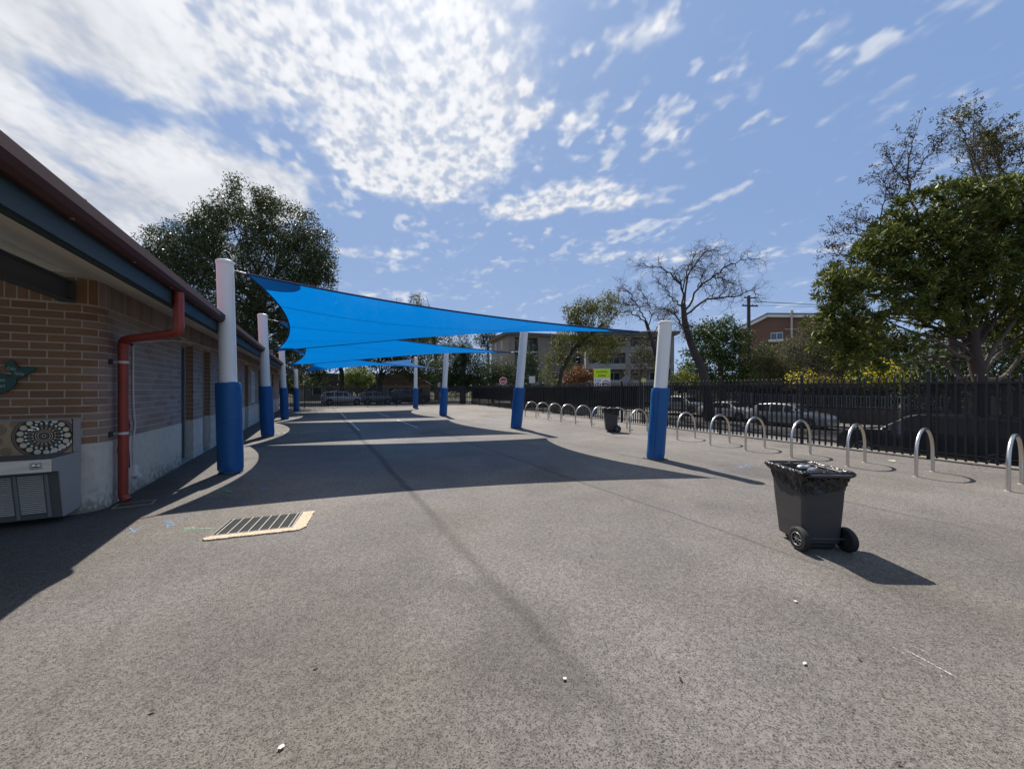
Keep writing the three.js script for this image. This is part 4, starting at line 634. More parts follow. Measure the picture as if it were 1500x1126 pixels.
// ---------------------------------------------------------------- the far side of the side street: low wall with grey pickets
const streetY = (z) => lerp(-0.86, -0.16, sstep(-14, -34, z));
{
  const t = thing('picket_fence', 'grey picket fence on a low wall across the side street', 'fence', [0, 0, 0]), X = (z) => 33.6 - 0.0635 * z, gm = M(0.22, 0.22, 0.23, 0.6), wl = M(0.13, 0.10, 0.085, 0.9, { map: grunge });
  const z0 = 8, z1 = -26, n = 10; for (let k = 0; k < n; k++) { const a = lerp(z0, z1, k / n), b = lerp(z0, z1, (k + 1) / n), g = box(0.22, 1.05, Math.abs(b - a)); part('wall', g.translate(X((a + b) / 2), streetY((a + b) / 2) + 0.5, (a + b) / 2), wl, t); part('post', box(0.12, 1.1, 0.12, X(a), streetY(a) + 1.5, a), gm, t); for (const y of [1.2, 1.95]) part('rail', box(0.05, 0.05, Math.abs(b - a) - 0.13, X((a + b) / 2), streetY((a + b) / 2) + y, (a + b) / 2), gm, t); }
  const pk = box(0.02, 0.9, 0.05); for (let z = z0 - 0.1; z > z1; z -= 0.16) { const m = part('picket', pk, gm, t); m.position.set(X(z) - 0.04, streetY(z) + 1.55, z); }
}
// ---------------------------------------------------------------- parked cars
const carGlass = new THREE.MeshPhysicalMaterial({ color: lin(0.012, 0.014, 0.016), roughness: 0.04 }), tyreM = M(0.015, 0.015, 0.015, 0.8), alloy = new THREE.MeshStandardMaterial({ color: lin(0.55, 0.55, 0.56), metalness: 1, roughness: 0.35 }), lampM = new THREE.MeshPhysicalMaterial({ color: lin(0.75, 0.75, 0.74), roughness: 0.1 }), tailM = new THREE.MeshPhysicalMaterial({ color: lin(0.35, 0.01, 0.01), roughness: 0.15 }), trimM = M(0.02, 0.02, 0.02, 0.6);
const CAR = { // stations along the length: x, top height; cabin where the top is above the belt
  wagon: { L: 4.5, W: 0.90, belt: 0.93, st: [[-2.25, 0.72], [-2.22, 0.98], [-2.05, 1.30], [-1.75, 1.47], [-0.8, 1.54], [0.1, 1.52], [0.45, 1.42], [1.12, 0.99], [1.6, 0.92], [2.05, 0.80], [2.22, 0.62], [2.25, 0.5]] },
  sedan: { L: 4.5, W: 0.88, belt: 0.90, st: [[-2.25, 0.62], [-2.22, 0.92], [-1.75, 1.0], [-1.3, 1.04], [-0.75, 1.38], [-0.1, 1.43], [0.4, 1.38], [1.1, 0.97], [1.6, 0.90], [2.05, 0.76], [2.22, 0.58], [2.25, 0.48]] },
  suv: { L: 4.6, W: 0.93, belt: 1.05, st: [[-2.3, 0.8], [-2.28, 1.1], [-2.12, 1.45], [-1.9, 1.64], [-0.8, 1.70], [0.2, 1.67], [0.5, 1.58], [1.1, 1.12], [1.65, 1.06], [2.1, 0.94], [2.28, 0.72], [2.3, 0.55]] },
  hatch: { L: 3.9, W: 0.85, belt: 0.92, st: [[-1.95, 0.62], [-1.93, 0.95], [-1.75, 1.25], [-1.5, 1.42], [-0.6, 1.49], [0.15, 1.46], [0.45, 1.38], [1.05, 0.98], [1.4, 0.92], [1.78, 0.78], [1.92, 0.6], [1.95, 0.5]] },
};
function car(kind, label, pos, turn, paint, name = 'parked_car') {
  const { W, belt, st, L } = CAR[kind], t = thing(name, label, 'car', pos, turn, undefined), half = L / 2;
  const ring = (x, top) => { const e = 1 - 0.16 * Math.pow(Math.abs(x) / half, 5), b = Math.min(belt, top - 0.02), cab = top > belt + 0.12, w = W * e; return [V(x, 0.20, w * 0.90), V(x, 0.30, w * 0.98), V(x, 0.58, w), V(x, b, w * 0.965), V(x, lerp(b, top, cab ? 0.88 : 0.7), cab ? w * 0.77 : w * 0.90), V(x, top - (cab ? 0.02 : 0.01), cab ? w * 0.68 : w * 0.78), V(x, top + 0.012, 0)]; };
  const fine = []; for (let k = 0; k < st.length - 1; k++) for (let s = 0; s < 3; s++) { const q = s / 3; fine.push([lerp(st[k][0], st[k + 1][0], q), lerp(st[k][1], st[k + 1][1], q)]); } fine.push(st[st.length - 1]);
  const P = [], I = [], R = 13; for (const [x, top] of fine) { const h = ring(x, top); const full = [...h, ...h.slice(0, 6).reverse().map((p) => V(p.x, p.y, -p.z))]; full.forEach((p) => P.push(p.x, p.y, p.z)); }
  for (let k = 0; k < fine.length - 1; k++) for (let i = 0; i < R - 1; i++) { const a = k * R + i, c = a + R; I.push(a, c, a + 1, a + 1, c, c + 1); }
  for (const k of [0, fine.length - 1]) for (let i = 1; i < R - 1; i++) I.push(k * R, k * R + i, k * R + i + 1);
  let g = new THREE.BufferGeometry(); g.setAttribute('position', new THREE.Float32BufferAttribute(P, 3)); g.setIndex(I); g.computeVertexNormals();
  const body = part('body', g, paint, t);
  part('underbody', box(L * 0.92, 0.16, W * 1.5, 0, 0.22, 0), trimM, body);
  const at = (x) => { let k = 0; while (k < st.length - 2 && st[k + 1][0] < x) k++; const q = (x - st[k][0]) / (st[k + 1][0] - st[k][0]); return ring(x, lerp(st[k][1], st[k + 1][1], q)); };
  const xf = st.find((s, i) => i > 4 && s[1] < belt + 0.14)[0], xr = kind === 'sedan' ? -1.3 : st[1][0] + 0.1;
  const quad = (a, b, c, d, n = 0.008) => { const nn = b.clone().sub(a).cross(c.clone().sub(a)).normalize().multiplyScalar(n); const q = [a, b, c, d].map((p) => p.clone().add(nn)); const gg = new THREE.BufferGeometry(); gg.setAttribute('position', new THREE.Float32BufferAttribute(q.flatMap((p) => [p.x, p.y, p.z]), 3)); gg.setIndex([0, 1, 2, 0, 2, 3]); gg.computeVertexNormals(); return gg; };
  for (const s of [1, -1]) {
    const wins = [[xr + 0.42, xr + 1.18], [xr + 1.26, xr + 2.02], [xr + 2.10, xf - 0.10]];
    for (const [x0, x1] of wins) {
      if (x1 - x0 < 0.2) continue; const cells = []; const nS = 5; for (let i = 0; i < nS; i++) { const xa = lerp(x0, x1, i / nS), xb = lerp(x0, x1, (i + 1) / nS), A = at(xa), B = at(xb), lo = (r) => r[3].clone().lerp(r[4], 0.06), hi = (r) => r[3].clone().lerp(r[4], 0.90); const fl = (p) => V(p.x, p.y, p.z * s); const q = [fl(lo(A)), fl(lo(B)), fl(hi(B)), fl(hi(A))]; const nn = V(0, 0.28, s).normalize().multiplyScalar(0.010); const gg = new THREE.BufferGeometry(); gg.setAttribute('position', new THREE.Float32BufferAttribute(q.flatMap((p) => [p.x + nn.x, p.y + nn.y, p.z + nn.z]), 3)); gg.setIndex(s > 0 ? [0, 1, 2, 0, 2, 3] : [0, 2, 1, 0, 3, 2]); gg.computeVertexNormals(); cells.push(gg); }
      part('window', cells, carGlass, body);
    }
  }
  const screen = (xa, xb, sgn) => { const A = at(xa), B = at(xb), lift = V(sgn * 0.5, 0.86, 0).multiplyScalar(0.016), pts = [A[5], B[5], B[6], A[6]].map((p) => p.clone().add(lift)), mir = pts.map((p) => V(p.x, p.y, -p.z)); const gg = new THREE.BufferGeometry(); gg.setAttribute('position', new THREE.Float32BufferAttribute([...pts, ...mir].flatMap((p) => [p.x, p.y, p.z]), 3)); gg.setIndex([0, 1, 2, 0, 2, 3, 4, 6, 5, 4, 7, 6]); gg.computeVertexNormals(); return gg; };
  const k6 = st.findIndex((s, i) => i > 4 && s[1] < belt + 0.14); part('windscreen', screen(st[k6 - 1][0] + 0.06, st[k6][0] - 0.06, 1), carGlass, body); part('rear_window', kind === 'sedan' ? screen(-1.24, -0.8, -1) : screen(st[1][0] + 0.05, st[3][0] - 0.08, -1), carGlass, body);
  for (const s of [1, -1]) {
    part('headlight', rbox(0.14, 0.10, 0.34, half - 0.14, 0.66, s * W * 0.62, 0.03), lampM, t); part('tail_light', rbox(0.10, 0.16, 0.26, -half + 0.06, 0.82, s * W * 0.68, 0.03), tailM, t);
    part('mirror', rbox(0.10, 0.12, 0.17, xf - 0.22, belt + 0.07, s * (W + 0.05), 0.03), paint, t);
    for (const x of [half - 0.86, -half + 0.84]) {
      part('wheel_arch', new THREE.CylinderGeometry(0.365, 0.365, 0.03, 28).rotateX(Math.PI / 2).translate(x, 0.33, s * (W - 0.012)), trimM, t);
      const w = part('wheel', new THREE.LatheGeometry([[0.20, -0.1], [0.29, -0.105], [0.32, -0.08], [0.32, 0.08], [0.29, 0.105], [0.20, 0.1]].map(([a, b]) => new THREE.Vector2(a, b)), 30).rotateX(Math.PI / 2).translate(x, 0.32, s * (W - 0.07)), tyreM, t);
      const sp = [new THREE.TorusGeometry(0.195, 0.014, 6, 26).translate(x, 0.32, s * (W + 0.02)), new THREE.CylinderGeometry(0.05, 0.05, 0.03, 14).rotateX(Math.PI / 2).translate(x, 0.32, s * (W + 0.015))]; for (let k = 0; k < 5; k++) { const a = k * 1.2566; sp.push(rod(V(x, 0.32, s * (W + 0.012)), V(x + Math.cos(a) * 0.19, 0.32 + Math.sin(a) * 0.19, s * (W + 0.012)), 0.024, 0.018, 6)); } part('rim', sp, alloy, w);
    }
    part('sill', box(L * 0.5, 0.05, 0.02, 0, 0.24, s * W * 0.955), trimM, t);
  }
  part('number_plate', box(0.012, 0.11, 0.37, half + 0.012, 0.46, 0), M(0.6, 0.6, 0.5, 0.5), t);
  return t;
}
const paintM = (r, g, b, m = 0.4) => new THREE.MeshPhysicalMaterial({ color: lin(r, g, b), metalness: m, roughness: 0.34, clearcoat: 1, clearcoatRoughness: 0.06 });
const silver = paintM(0.50, 0.51, 0.52, 0.55), whiteP = paintM(0.70, 0.70, 0.69, 0), darkP = paintM(0.012, 0.013, 0.016, 0.2), greyP = paintM(0.16, 0.165, 0.175, 0.5), blackP = paintM(0.008, 0.008, 0.009, 0.1);
const along = Math.PI / 2 - 0.0635; // nose towards the camera, along the side street
const put = (px, depth) => { const p = atDepth(px, 570, depth); return [p.x, streetY(p.z) + 0.025, p.z]; };
car('wagon', 'silver wagon parked across the street, seen through the fence above the wheelie bin', put(1160, 24.2), along + Math.PI, silver);
car('sedan', 'white sedan parked behind the silver wagon across the street', put(1068, 29.2), along + Math.PI, whiteP);
car('wagon', 'silver wagon parked across the street beside the nearest right sail post', put(1004, 34.5), along + Math.PI, silver);
car('suv', 'dark car parked close behind the fence at the right', put(1372, 11.9), along, darkP);
car('sedan', 'dark grey car parked behind the screened fence below the leaning tree', put(838, 29.5), along, greyP);
car('hatch', 'black car parked on the side street behind the row of far hoops', put(770, 36), along, blackP);
const cross = (px, z = -46) => { const a = (px - 750) / 540, dx = FWD.x + RIGHT.x * a, dz = FWD.z + RIGHT.z * a, k = z / dz; return [dx * k, -0.135, z]; };
car('wagon', 'silver wagon parked beyond the far fence under the sails', cross(502), 0.03, silver);
car('hatch', 'dark grey hatchback parked beyond the far fence between two other cars', cross(552), 0.02, greyP);
car('suv', 'black four wheel drive parked beyond the far fence left of the far post', cross(600), 0.02, blackP);
// ---------------------------------------------------------------- street signs
const galv = M(0.40, 0.40, 0.39, 0.5, { metalness: 0.6 });
function streetSign(name, label, px, pyTop, pyBot, pxW, depth, draw, shape = 'rect', turn = 0) {
  const c = atDepth(px, (pyTop + pyBot) / 2, depth), h = (pyBot - pyTop) / 540 * depth, w = pxW / 540 * depth, yaw = Math.atan2(-c.x, -c.z) + turn, gy = streetY(c.z) - 0.05, t = thing(name, label, 'road sign', [c.x, gy, c.z], yaw, undefined);
  part('pole', rod(V(0, 0, -0.04), V(0, c.y - gy + h * 0.42, -0.04), 0.03, 0.03, 10), galv, t);
  const y = c.y - gy, map = canvasTex(256, Math.round(256 * h / w), draw), gx = shape === 'round' ? new THREE.CylinderGeometry(w / 2, w / 2, 0.012, 32).rotateX(Math.PI / 2) : shape === 'diamond' ? box(w * 0.72, w * 0.72, 0.012).rotateZ(Math.PI / 4) : rbox(w, h, 0.012, 0, 0, 0, 0.005);
  const plate = part('plate', gx.translate(0, y, 0), galv, t);
  const face = shape === 'round' ? new THREE.CircleGeometry(w / 2 - 0.01, 32) : shape === 'diamond' ? new THREE.CircleGeometry(w / 2 * 0.98, 4) : new THREE.PlaneGeometry(w - 0.02, h - 0.02);
  part('face', face.translate(0, y, 0.009), new THREE.MeshStandardMaterial({ map, roughness: 0.5 }), plate);
}
streetSign('school_zone_sign', 'fluorescent yellow school zone sign behind the far bike hoops', 882, 540, 572, 24, 21.5, (c, w, h) => { c.fillStyle = '#f4f2ec'; c.fillRect(0, 0, w, h); c.fillStyle = '#d8f000'; c.fillRect(0, 0, w, h * 0.42); c.fillStyle = '#101010'; c.textAlign = 'center'; c.font = 'bold 46px sans-serif'; c.fillText('SCHOOL', w / 2, h * 0.18); c.fillText('ZONE', w / 2, h * 0.36); c.font = 'bold 34px sans-serif'; c.textAlign = 'left'; c.fillText('8-9 30', 14, h * 0.56); c.fillText('AM', 36, h * 0.67); c.fillText('2 30-4', 14, h * 0.82); c.fillText('PM', 36, h * 0.93); c.strokeStyle = '#c01722'; c.lineWidth = 14; c.beginPath(); c.arc(w * 0.74, h * 0.68, 46, 0, 7); c.stroke(); c.textAlign = 'center'; c.font = 'bold 54px sans-serif'; c.fillText('40', w * 0.74, h * 0.73); });
streetSign('round_sign', 'round red and white road sign left of the second right post', 737, 551.5, 564, 11.5, 33, (c, w, h) => { c.fillStyle = '#d8d2cc'; c.fillRect(0, 0, w, h); c.fillStyle = '#b3262c'; c.beginPath(); c.arc(w / 2, h / 2, 112, 0, 7); c.fill(); c.fillStyle = '#d9cfca'; c.fillRect(46, h / 2 + 4, 164, 38); c.strokeStyle = '#d98f90'; c.lineWidth = 10; c.beginPath(); c.arc(w / 2, h / 2, 90, 0, 7); c.stroke(); }, 'round');
streetSign('street_sign', 'blank pale rectangular sign right of the second right post', 779.5, 551, 561, 9, 30, (c, w, h) => { c.fillStyle = '#d6d4c8'; c.fillRect(0, 0, w, h); });
streetSign('warning_sign', 'grey back of a diamond road sign above the fence, right of the school zone sign', 917, 548.5, 561, 12, 30, (c, w, h) => { c.fillStyle = '#85868a'; c.fillRect(0, 0, w, h); c.fillStyle = '#6c6d70'; c.fillRect(w * 0.46, 0, w * 0.08, h); }, 'diamond');
streetSign('round_sign', 'small yellow and white round sign beside the nearest right post', 943, 552, 562, 7.5, 26, (c, w, h) => { c.fillStyle = '#c8cc20'; c.fillRect(0, 0, w, h); c.fillStyle = '#d9dccb'; c.beginPath(); c.arc(w / 2, h / 2, 70, 0, 7); c.fill(); }, 'round');
streetSign('street_sign', 'tiny white sign on a thin pole seen through the far fence', 643, 560, 567, 4, 43, (c, w, h) => { c.fillStyle = '#d6d4c8'; c.fillRect(0, 0, w, h); });
// ---------------------------------------------------------------- power pole and wires
{
  const b = atDepth(1097, 570, 37), top = atDepth(1097, 433, 37), t = thing('power_pole', 'timber power pole with two crossarms in front of the brick gable', 'power pole', [b.x, streetY(b.z) - 0.1, b.z], -YAW + 0.15), H = top.y - streetY(b.z) + 0.1, tim = M(0.085, 0.070, 0.058, 0.9, { map: grunge });
  part('pole', rod(V(0, 0, 0), V(0, H, 0), 0.20, 0.15, 16), tim, t);
  part('crossarm', box(1.35, 0.11, 0.11, 0, H - 0.25, 0.16), tim, t); part('crossarm', box(1.75, 0.13, 0.12, 0, H - 1.05, 0.17), tim, t);
  for (const [x, y] of [[-0.55, -0.25], [0.55, -0.25], [-0.75, -1.05], [-0.3, -1.05], [0.3, -1.05], [0.75, -1.05]]) part('insulator', rod(V(x, H + y + 0.05, 0.16), V(x, H + y + 0.20, 0.16), 0.045, 0.03, 10), M(0.12, 0.10, 0.09, 0.3), t);
  const wm = M(0.03, 0.03, 0.03, 0.7), far = atDepth(1560, 440, 42), g = []; for (const k of [0, 1, 2]) { const a = atDepth(1092 + k * 5, 441 + (k > 1 ? 6 : 0), 36.9), e = atDepth(1640, 452 - k * 5, 44 + k), m = a.clone().lerp(e, 0.5).add(V(0, -0.7, 0)); g.push(curveTube([a, m, e], 0.016, 40, 5)); }
  const wl = (label, pts, r, mat) => tag(part('overhead_wire', curveTube(pts, r, 40, 5), mat, scene), label, 'wire');
  tag(part('overhead_wire', g, wm, scene), 'dark power lines running right from the pole behind the trees', 'wire');
  wl('pale service wire running left and up from the pole behind the bare tree', [atDepth(1095, 524, 36.8), atDepth(1060, 503, 34), atDepth(1030, 482, 32)], 0.022, M(0.25, 0.24, 0.22, 0.7));
  wl('pale level wire in front of the brick gable', [atDepth(1150, 482, 40), atDepth(1190, 482.5, 41), atDepth(1245, 481, 42)], 0.016, M(0.5, 0.48, 0.4, 0.7));
}
// ---------------------------------------------------------------- buildings beyond the street
{
  const bm = M(0.27, 0.23, 0.19, 0.9, { map: grunge }), con = M(0.31, 0.30, 0.28, 0.85, { map: grunge }), dk = M(0.05, 0.045, 0.04, 0.8), win = new THREE.MeshPhysicalMaterial({ color: lin(0.03, 0.035, 0.04), roughness: 0.08 }), roofM = M(0.13, 0.12, 0.115, 0.8), wf = M(0.6, 0.6, 0.58, 0.6);
  // four storeys, balconies at its left end; local +z looks to the yard
  function flats(label, px, depth, spec) {
    const c = atDepth(px, 570, depth), t = thing('apartment_building', label, 'building', [c.x, -0.3, c.z], Math.atan2(-c.x, -c.z) + spec.turn, undefined), { W, D, st, n, bays } = spec, Ht = st * n;
    part('wall', [box(W, Ht, D - 1.6, 0, Ht / 2, -D / 2 - 0.8)], spec.mat, t);
    const piers = []; for (const [x0, x1] of spec.solid) { part('wall', box(x1 - x0, Ht, 1.7, (x0 + x1) / 2, Ht / 2, -0.75), spec.mat, t); }
    for (let k = 0; k <= n; k++) for (const [x0, x1] of bays) { part('balcony_slab', box(x1 - x0 - 0.01, 0.28, 1.75, (x0 + x1) / 2, k * st + (k === n ? -0.14 : 0.0), -0.72), con, t); if (k < n && k) { const bal = part('balustrade', box(x1 - x0 - 0.02, spec.solidRail ? 0.62 : 0.06, 0.07, (x0 + x1) / 2, k * st + (spec.solidRail ? 0.46 : 1.05), 0.10), spec.solidRail ? con : dk, t); if (!spec.solidRail) { const r = []; for (let x = x0 + 0.12; x < x1; x += 0.14) r.push(box(0.03, 0.9, 0.03, x, k * st + 0.58, 0.10)); part('baluster', r, dk, bal); } } }
    for (let k = 0; k < n; k++) { for (const [x0, x1] of bays) { const w2 = (x1 - x0) * 0.36; for (const s of [-1, 1]) { const f = part('window', box(w2, st * 0.72, 0.08, (x0 + x1) / 2 + s * w2 * 0.62, k * st + st * 0.42, -1.57), wf, t); part('pane', [box(w2 * 0.44, st * 0.66, 0.03, (x0 + x1) / 2 + s * w2 * 0.62 - w2 * 0.24, k * st + st * 0.42, -1.515), box(w2 * 0.44, st * 0.66, 0.03, (x0 + x1) / 2 + s * w2 * 0.62 + w2 * 0.24, k * st + st * 0.42, -1.515)], win, f); } } for (const [x, w] of spec.wins) { const f = part('window', box(w, st * 0.46, 0.08, x, k * st + st * 0.55, 0.10), wf, t); part('pane', [box(w * 0.44, st * 0.40, 0.03, x - w * 0.24, k * st + st * 0.55, 0.14), box(w * 0.44, st * 0.40, 0.03, x + w * 0.24, k * st + st * 0.55, 0.14)], win, f); }
      for (const s of [-1, 1]) for (const q of [0.35, 0.7]) { const f = part('window', box(0.07, st * 0.5, 1.0, s * (W / 2 + 0.01), k * st + st * 0.55, -D * q), wf, t); part('pane', box(0.03, st * 0.44, 0.88, s * (W / 2 + 0.04), k * st + st * 0.55, -D * q), win, f); } }
    part('roof', [box(W + 1.3, 0.30, D + 1.5, 0, Ht + 0.15, -D / 2), box(W + 1.5, 0.12, D + 1.7, 0, Ht + 0.36, -D / 2)], roofM, t);
  }
  flats('beige four storey apartment block with shaded balconies left of the leaning tree', 805, 64, { turn: 0.42, W: 15, D: 11, st: 2.75, n: 4, mat: bm, bays: [[-6.4, -2.2]], solid: [[-7.5, -6.4], [-2.2, 7.5]], wins: [[1.2, 1.9], [5.0, 1.9]], solidRail: false });
  flats('grey concrete apartment block with balcony bands behind the school zone sign', 922, 58, { turn: 0.20, W: 13.5, D: 10, st: 2.6, n: 4, mat: M(0.25, 0.235, 0.22, 0.9, { map: grunge }), bays: [[-6.2, -0.6], [0.2, 6.2]], solid: [[-6.75, -6.2], [-0.6, 0.2], [6.2, 6.75]], wins: [], solidRail: true });
}
{ // red brick gable across the street
  const D = 52, c = atDepth(1124, 570, D), k = D / 540, t = thing('brick_building', 'red brick building with a white edged gable behind the power pole', 'building', [c.x, 0, c.z], Math.atan2(-c.x, -c.z), undefined), br = M(0.195, 0.103, 0.070, 0.9, { map: grunge }), wh = M(0.70, 0.69, 0.66, 0.6), rf = M(0.10, 0.065, 0.055, 0.8);
  const y = (py) => EYE + (570 - py) * k, pts = [[-36 * k, -1], [122 * k, -1], [122 * k, y(478)], [0, y(464)], [-36 * k, y(481)]], s = new THREE.Shape(); s.moveTo(...pts[0]); pts.slice(1).forEach((p) => s.lineTo(...p));
  const wall = part('wall', new THREE.ExtrudeGeometry(s, { depth: 12, bevelEnabled: false }).translate(0, 0, -12), br, t);
  const courses = []; // sills and coping seen at this distance
  const slope = (x0, y0, x1, y1, th, z0, z1, mat, name) => { const L = Math.hypot(x1 - x0, y1 - y0), g = box(L, th, z1 - z0); g.rotateZ(Math.atan2(y1 - y0, x1 - x0)); part(name, g.translate((x0 + x1) / 2, (y0 + y1) / 2, (z0 + z1) / 2), mat, t); };
  slope(-45 * k, y(484.5), 0, y(462), 0.5, 0.0, 0.35, wh, 'barge_board'); slope(0, y(462), 124 * k, y(477.5), 0.5, 0.0, 0.35, wh, 'barge_board');
  slope(-46 * k, y(482), 0.05, y(459.5), 0.12, -12.4, 0.45, rf, 'roof'); slope(-0.05, y(459.5), 126 * k, y(475.2), 0.12, -12.4, 0.45, rf, 'roof');
  const wx = 11.5 * k, f = part('window', box(14.5 * k, 12 * k, 0.12, wx, y(494), 0.04), wh, t); for (const q of [-1, 1]) part('pane', box(6.3 * k, 10 * k, 0.05, wx + q * 3.5 * k, y(494), 0.09), new THREE.MeshPhysicalMaterial({ color: lin(0.10, 0.12, 0.14), roughness: 0.1 }), f); part('sill', box(15 * k, 0.14, 0.2, wx, y(500.6), 0.1), wh, f);
  part('flue', [rod(V(28.5 * k, y(520), 0.6), V(28.5 * k, y(462), 0.6), 0.12, 0.12, 14), rod(V(28.5 * k, y(463), 0.6), V(28.5 * k, y(459), 0.6), 0.20, 0.16, 14)], M(0.48, 0.42, 0.36, 0.7), t);
  part('porch_roof', [box(17 * k, 0.25, 2, 10 * k, y(501.5), 1.2), box(10 * k, 0.25, 2, -31 * k, y(501), 1.2)], wh, t);
}
{ // house with a dark roof beyond the cross street
  const D = 58, c = atDepth(483, 570, D), t = thing('house', 'small house with a dark pitched roof beyond the far fence, left of the bright hedge', 'building', [c.x, -0.2, c.z], Math.atan2(-c.x, -c.z) + 0.2, undefined), wl = M(0.26, 0.23, 0.19, 0.9, { map: grunge });
  part('wall', box(7, 2.4, 6, 0, 1.2, -3), wl, t); const s = new THREE.Shape(); s.moveTo(-4, 2.3); s.lineTo(4, 2.3); s.lineTo(2.2, 4.3); s.lineTo(-2.2, 4.3); part('roof', new THREE.ExtrudeGeometry(s, { depth: 6.6, bevelEnabled: false }).translate(0, 0, -6.3), M(0.035, 0.03, 0.03, 0.8), t);
  for (const x of [-1.8, 1.8]) { const f = part('window', box(1.3, 1.1, 0.08, x, 1.5, 0.03), M(0.6, 0.6, 0.58, 0.6), t); part('pane', box(1.15, 0.95, 0.03, x, 1.5, 0.07), carGlass, f); } part('door', box(0.9, 2, 0.06, 0, 1.05, 0.02), M(0.1, 0.06, 0.04, 0.6), t);
}
{ const D = 60, c = atDepth(592, 570, D), t = thing('house', 'shaded pale house glimpsed between trees behind the far black four wheel drive', 'building', [c.x, -0.2, c.z], Math.atan2(-c.x, -c.z) - 0.1, undefined); part('wall', box(8, 2.6, 6, 0, 1.3, -3), M(0.20, 0.19, 0.18, 0.9, { map: grunge }), t); const s = new THREE.Shape(); s.moveTo(-4.5, 2.5); s.lineTo(4.5, 2.5); s.lineTo(0, 5); part('roof', new THREE.ExtrudeGeometry(s, { depth: 6.6, bevelEnabled: false }).translate(0, 0, -6.3), M(0.07, 0.035, 0.03, 0.8), t); for (const x of [-2, 0.2, 2.4]) { const f = part('window', box(1.1, 1.1, 0.08, x, 1.5, 0.03), M(0.6, 0.6, 0.58, 0.6), t); part('pane', box(0.95, 0.95, 0.03, x, 1.5, 0.07), carGlass, f); } }

// ---------------------------------------------------------------- trees
class Buf { // one growing mesh: positions, normals, colours, triangles
  constructor() { this.p = []; this.n = []; this.c = []; this.i = []; }
  tube(pts, radii, sides) {
    const base0 = this.p.length / 3, N = pts.length; let ref = V(0.31, 0.2, 0.93);
    for (let k = 0; k < N; k++) {
      const d = pts[Math.min(N - 1, k + 1)].clone().sub(pts[Math.max(0, k - 1)]).normalize(); if (Math.abs(d.dot(ref)) > 0.9) ref = V(1, 0.1, 0);
      const u = ref.clone().cross(d).normalize(), w = d.clone().cross(u);
      for (let s = 0; s < sides; s++) { const a = s / sides * 6.28318, nx = u.x * Math.cos(a) + w.x * Math.sin(a), ny = u.y * Math.cos(a) + w.y * Math.sin(a), nz = u.z * Math.cos(a) + w.z * Math.sin(a), r = radii[k]; this.p.push(pts[k].x + nx * r, pts[k].y + ny * r, pts[k].z + nz * r); this.n.push(nx, ny, nz); }
      if (k) for (let s = 0; s < sides; s++) { const a = base0 + (k - 1) * sides + s, b = base0 + (k - 1) * sides + (s + 1) % sides; this.i.push(a, b, a + sides, b, b + sides, a + sides); }
    }
  }
  leaf(c, d, n, len, wid, col, bend = 0.25) { // a folded leaf: stem, two sides, tip
    const s = V(0, 0, 0).crossVectors(d, n).normalize(), b = this.p.length / 3, q = [c, c.clone().addScaledVector(d, len * 0.45).addScaledVector(s, wid / 2).addScaledVector(n, wid * 0.18), c.clone().addScaledVector(d, len).addScaledVector(n, -len * bend), c.clone().addScaledVector(d, len * 0.45).addScaledVector(s, -wid / 2).addScaledVector(n, wid * 0.18)];
    for (const v of q) { this.p.push(v.x, v.y, v.z); this.n.push(n.x, n.y, n.z); this.c.push(col[0], col[1], col[2]); }
    this.i.push(b, b + 1, b + 2, b, b + 2, b + 3);
  }
  geo() { const g = new THREE.BufferGeometry(); g.setAttribute('position', new THREE.Float32BufferAttribute(this.p, 3)); g.setAttribute('normal', new THREE.Float32BufferAttribute(this.n, 3)); if (this.c.length) g.setAttribute('color', new THREE.Float32BufferAttribute(this.c, 3)); g.setIndex(this.i); return g; }
}
const leafMat = (rough = 0.55, tr = 0.30) => new THREE.MeshPhysicalMaterial({ color: lin(1, 1, 1), vertexColors: true, roughness: rough, transmission: tr, thickness: 0, side: THREE.DoubleSide, specularIntensity: 0.16 });
const LEAF = leafMat(0.62, 0.42), GLOSSY = leafMat(0.42, 0.38);
const barkTex = tex(128, 256, (i, j, o) => { const v = 0.62 + 0.38 * (tnoise(i / 4, j / 24, 32, 21) * 0.6 + tnoise(i / 2, j / 4, 64, 22) * 0.4); o[0] = o[1] = o[2] = 255 * v; });
const bark = (r, g, b) => M(r, g, b, 0.92);
const rndDir = (r) => { const z = r() * 2 - 1, a = r() * 6.28318, s = Math.sqrt(1 - z * z); return V(Math.cos(a) * s, z, Math.sin(a) * s); };
function bent(a, b, r, wob, n = 6) { const pts = [], L = a.distanceTo(b), o = rndDir(r).multiplyScalar(L * wob), o2 = rndDir(r).multiplyScalar(L * wob * 0.5); for (let k = 0; k <= n; k++) { const t = k / n; pts.push(a.clone().lerp(b, t).addScaledVector(o, Math.sin(t * Math.PI)).addScaledVector(o2, Math.sin(t * 2 * Math.PI))); } return pts; }
const taper = (n, r0, r1) => Array.from({ length: n }, (_, k) => lerp(r0, r1, k / (n - 1)));
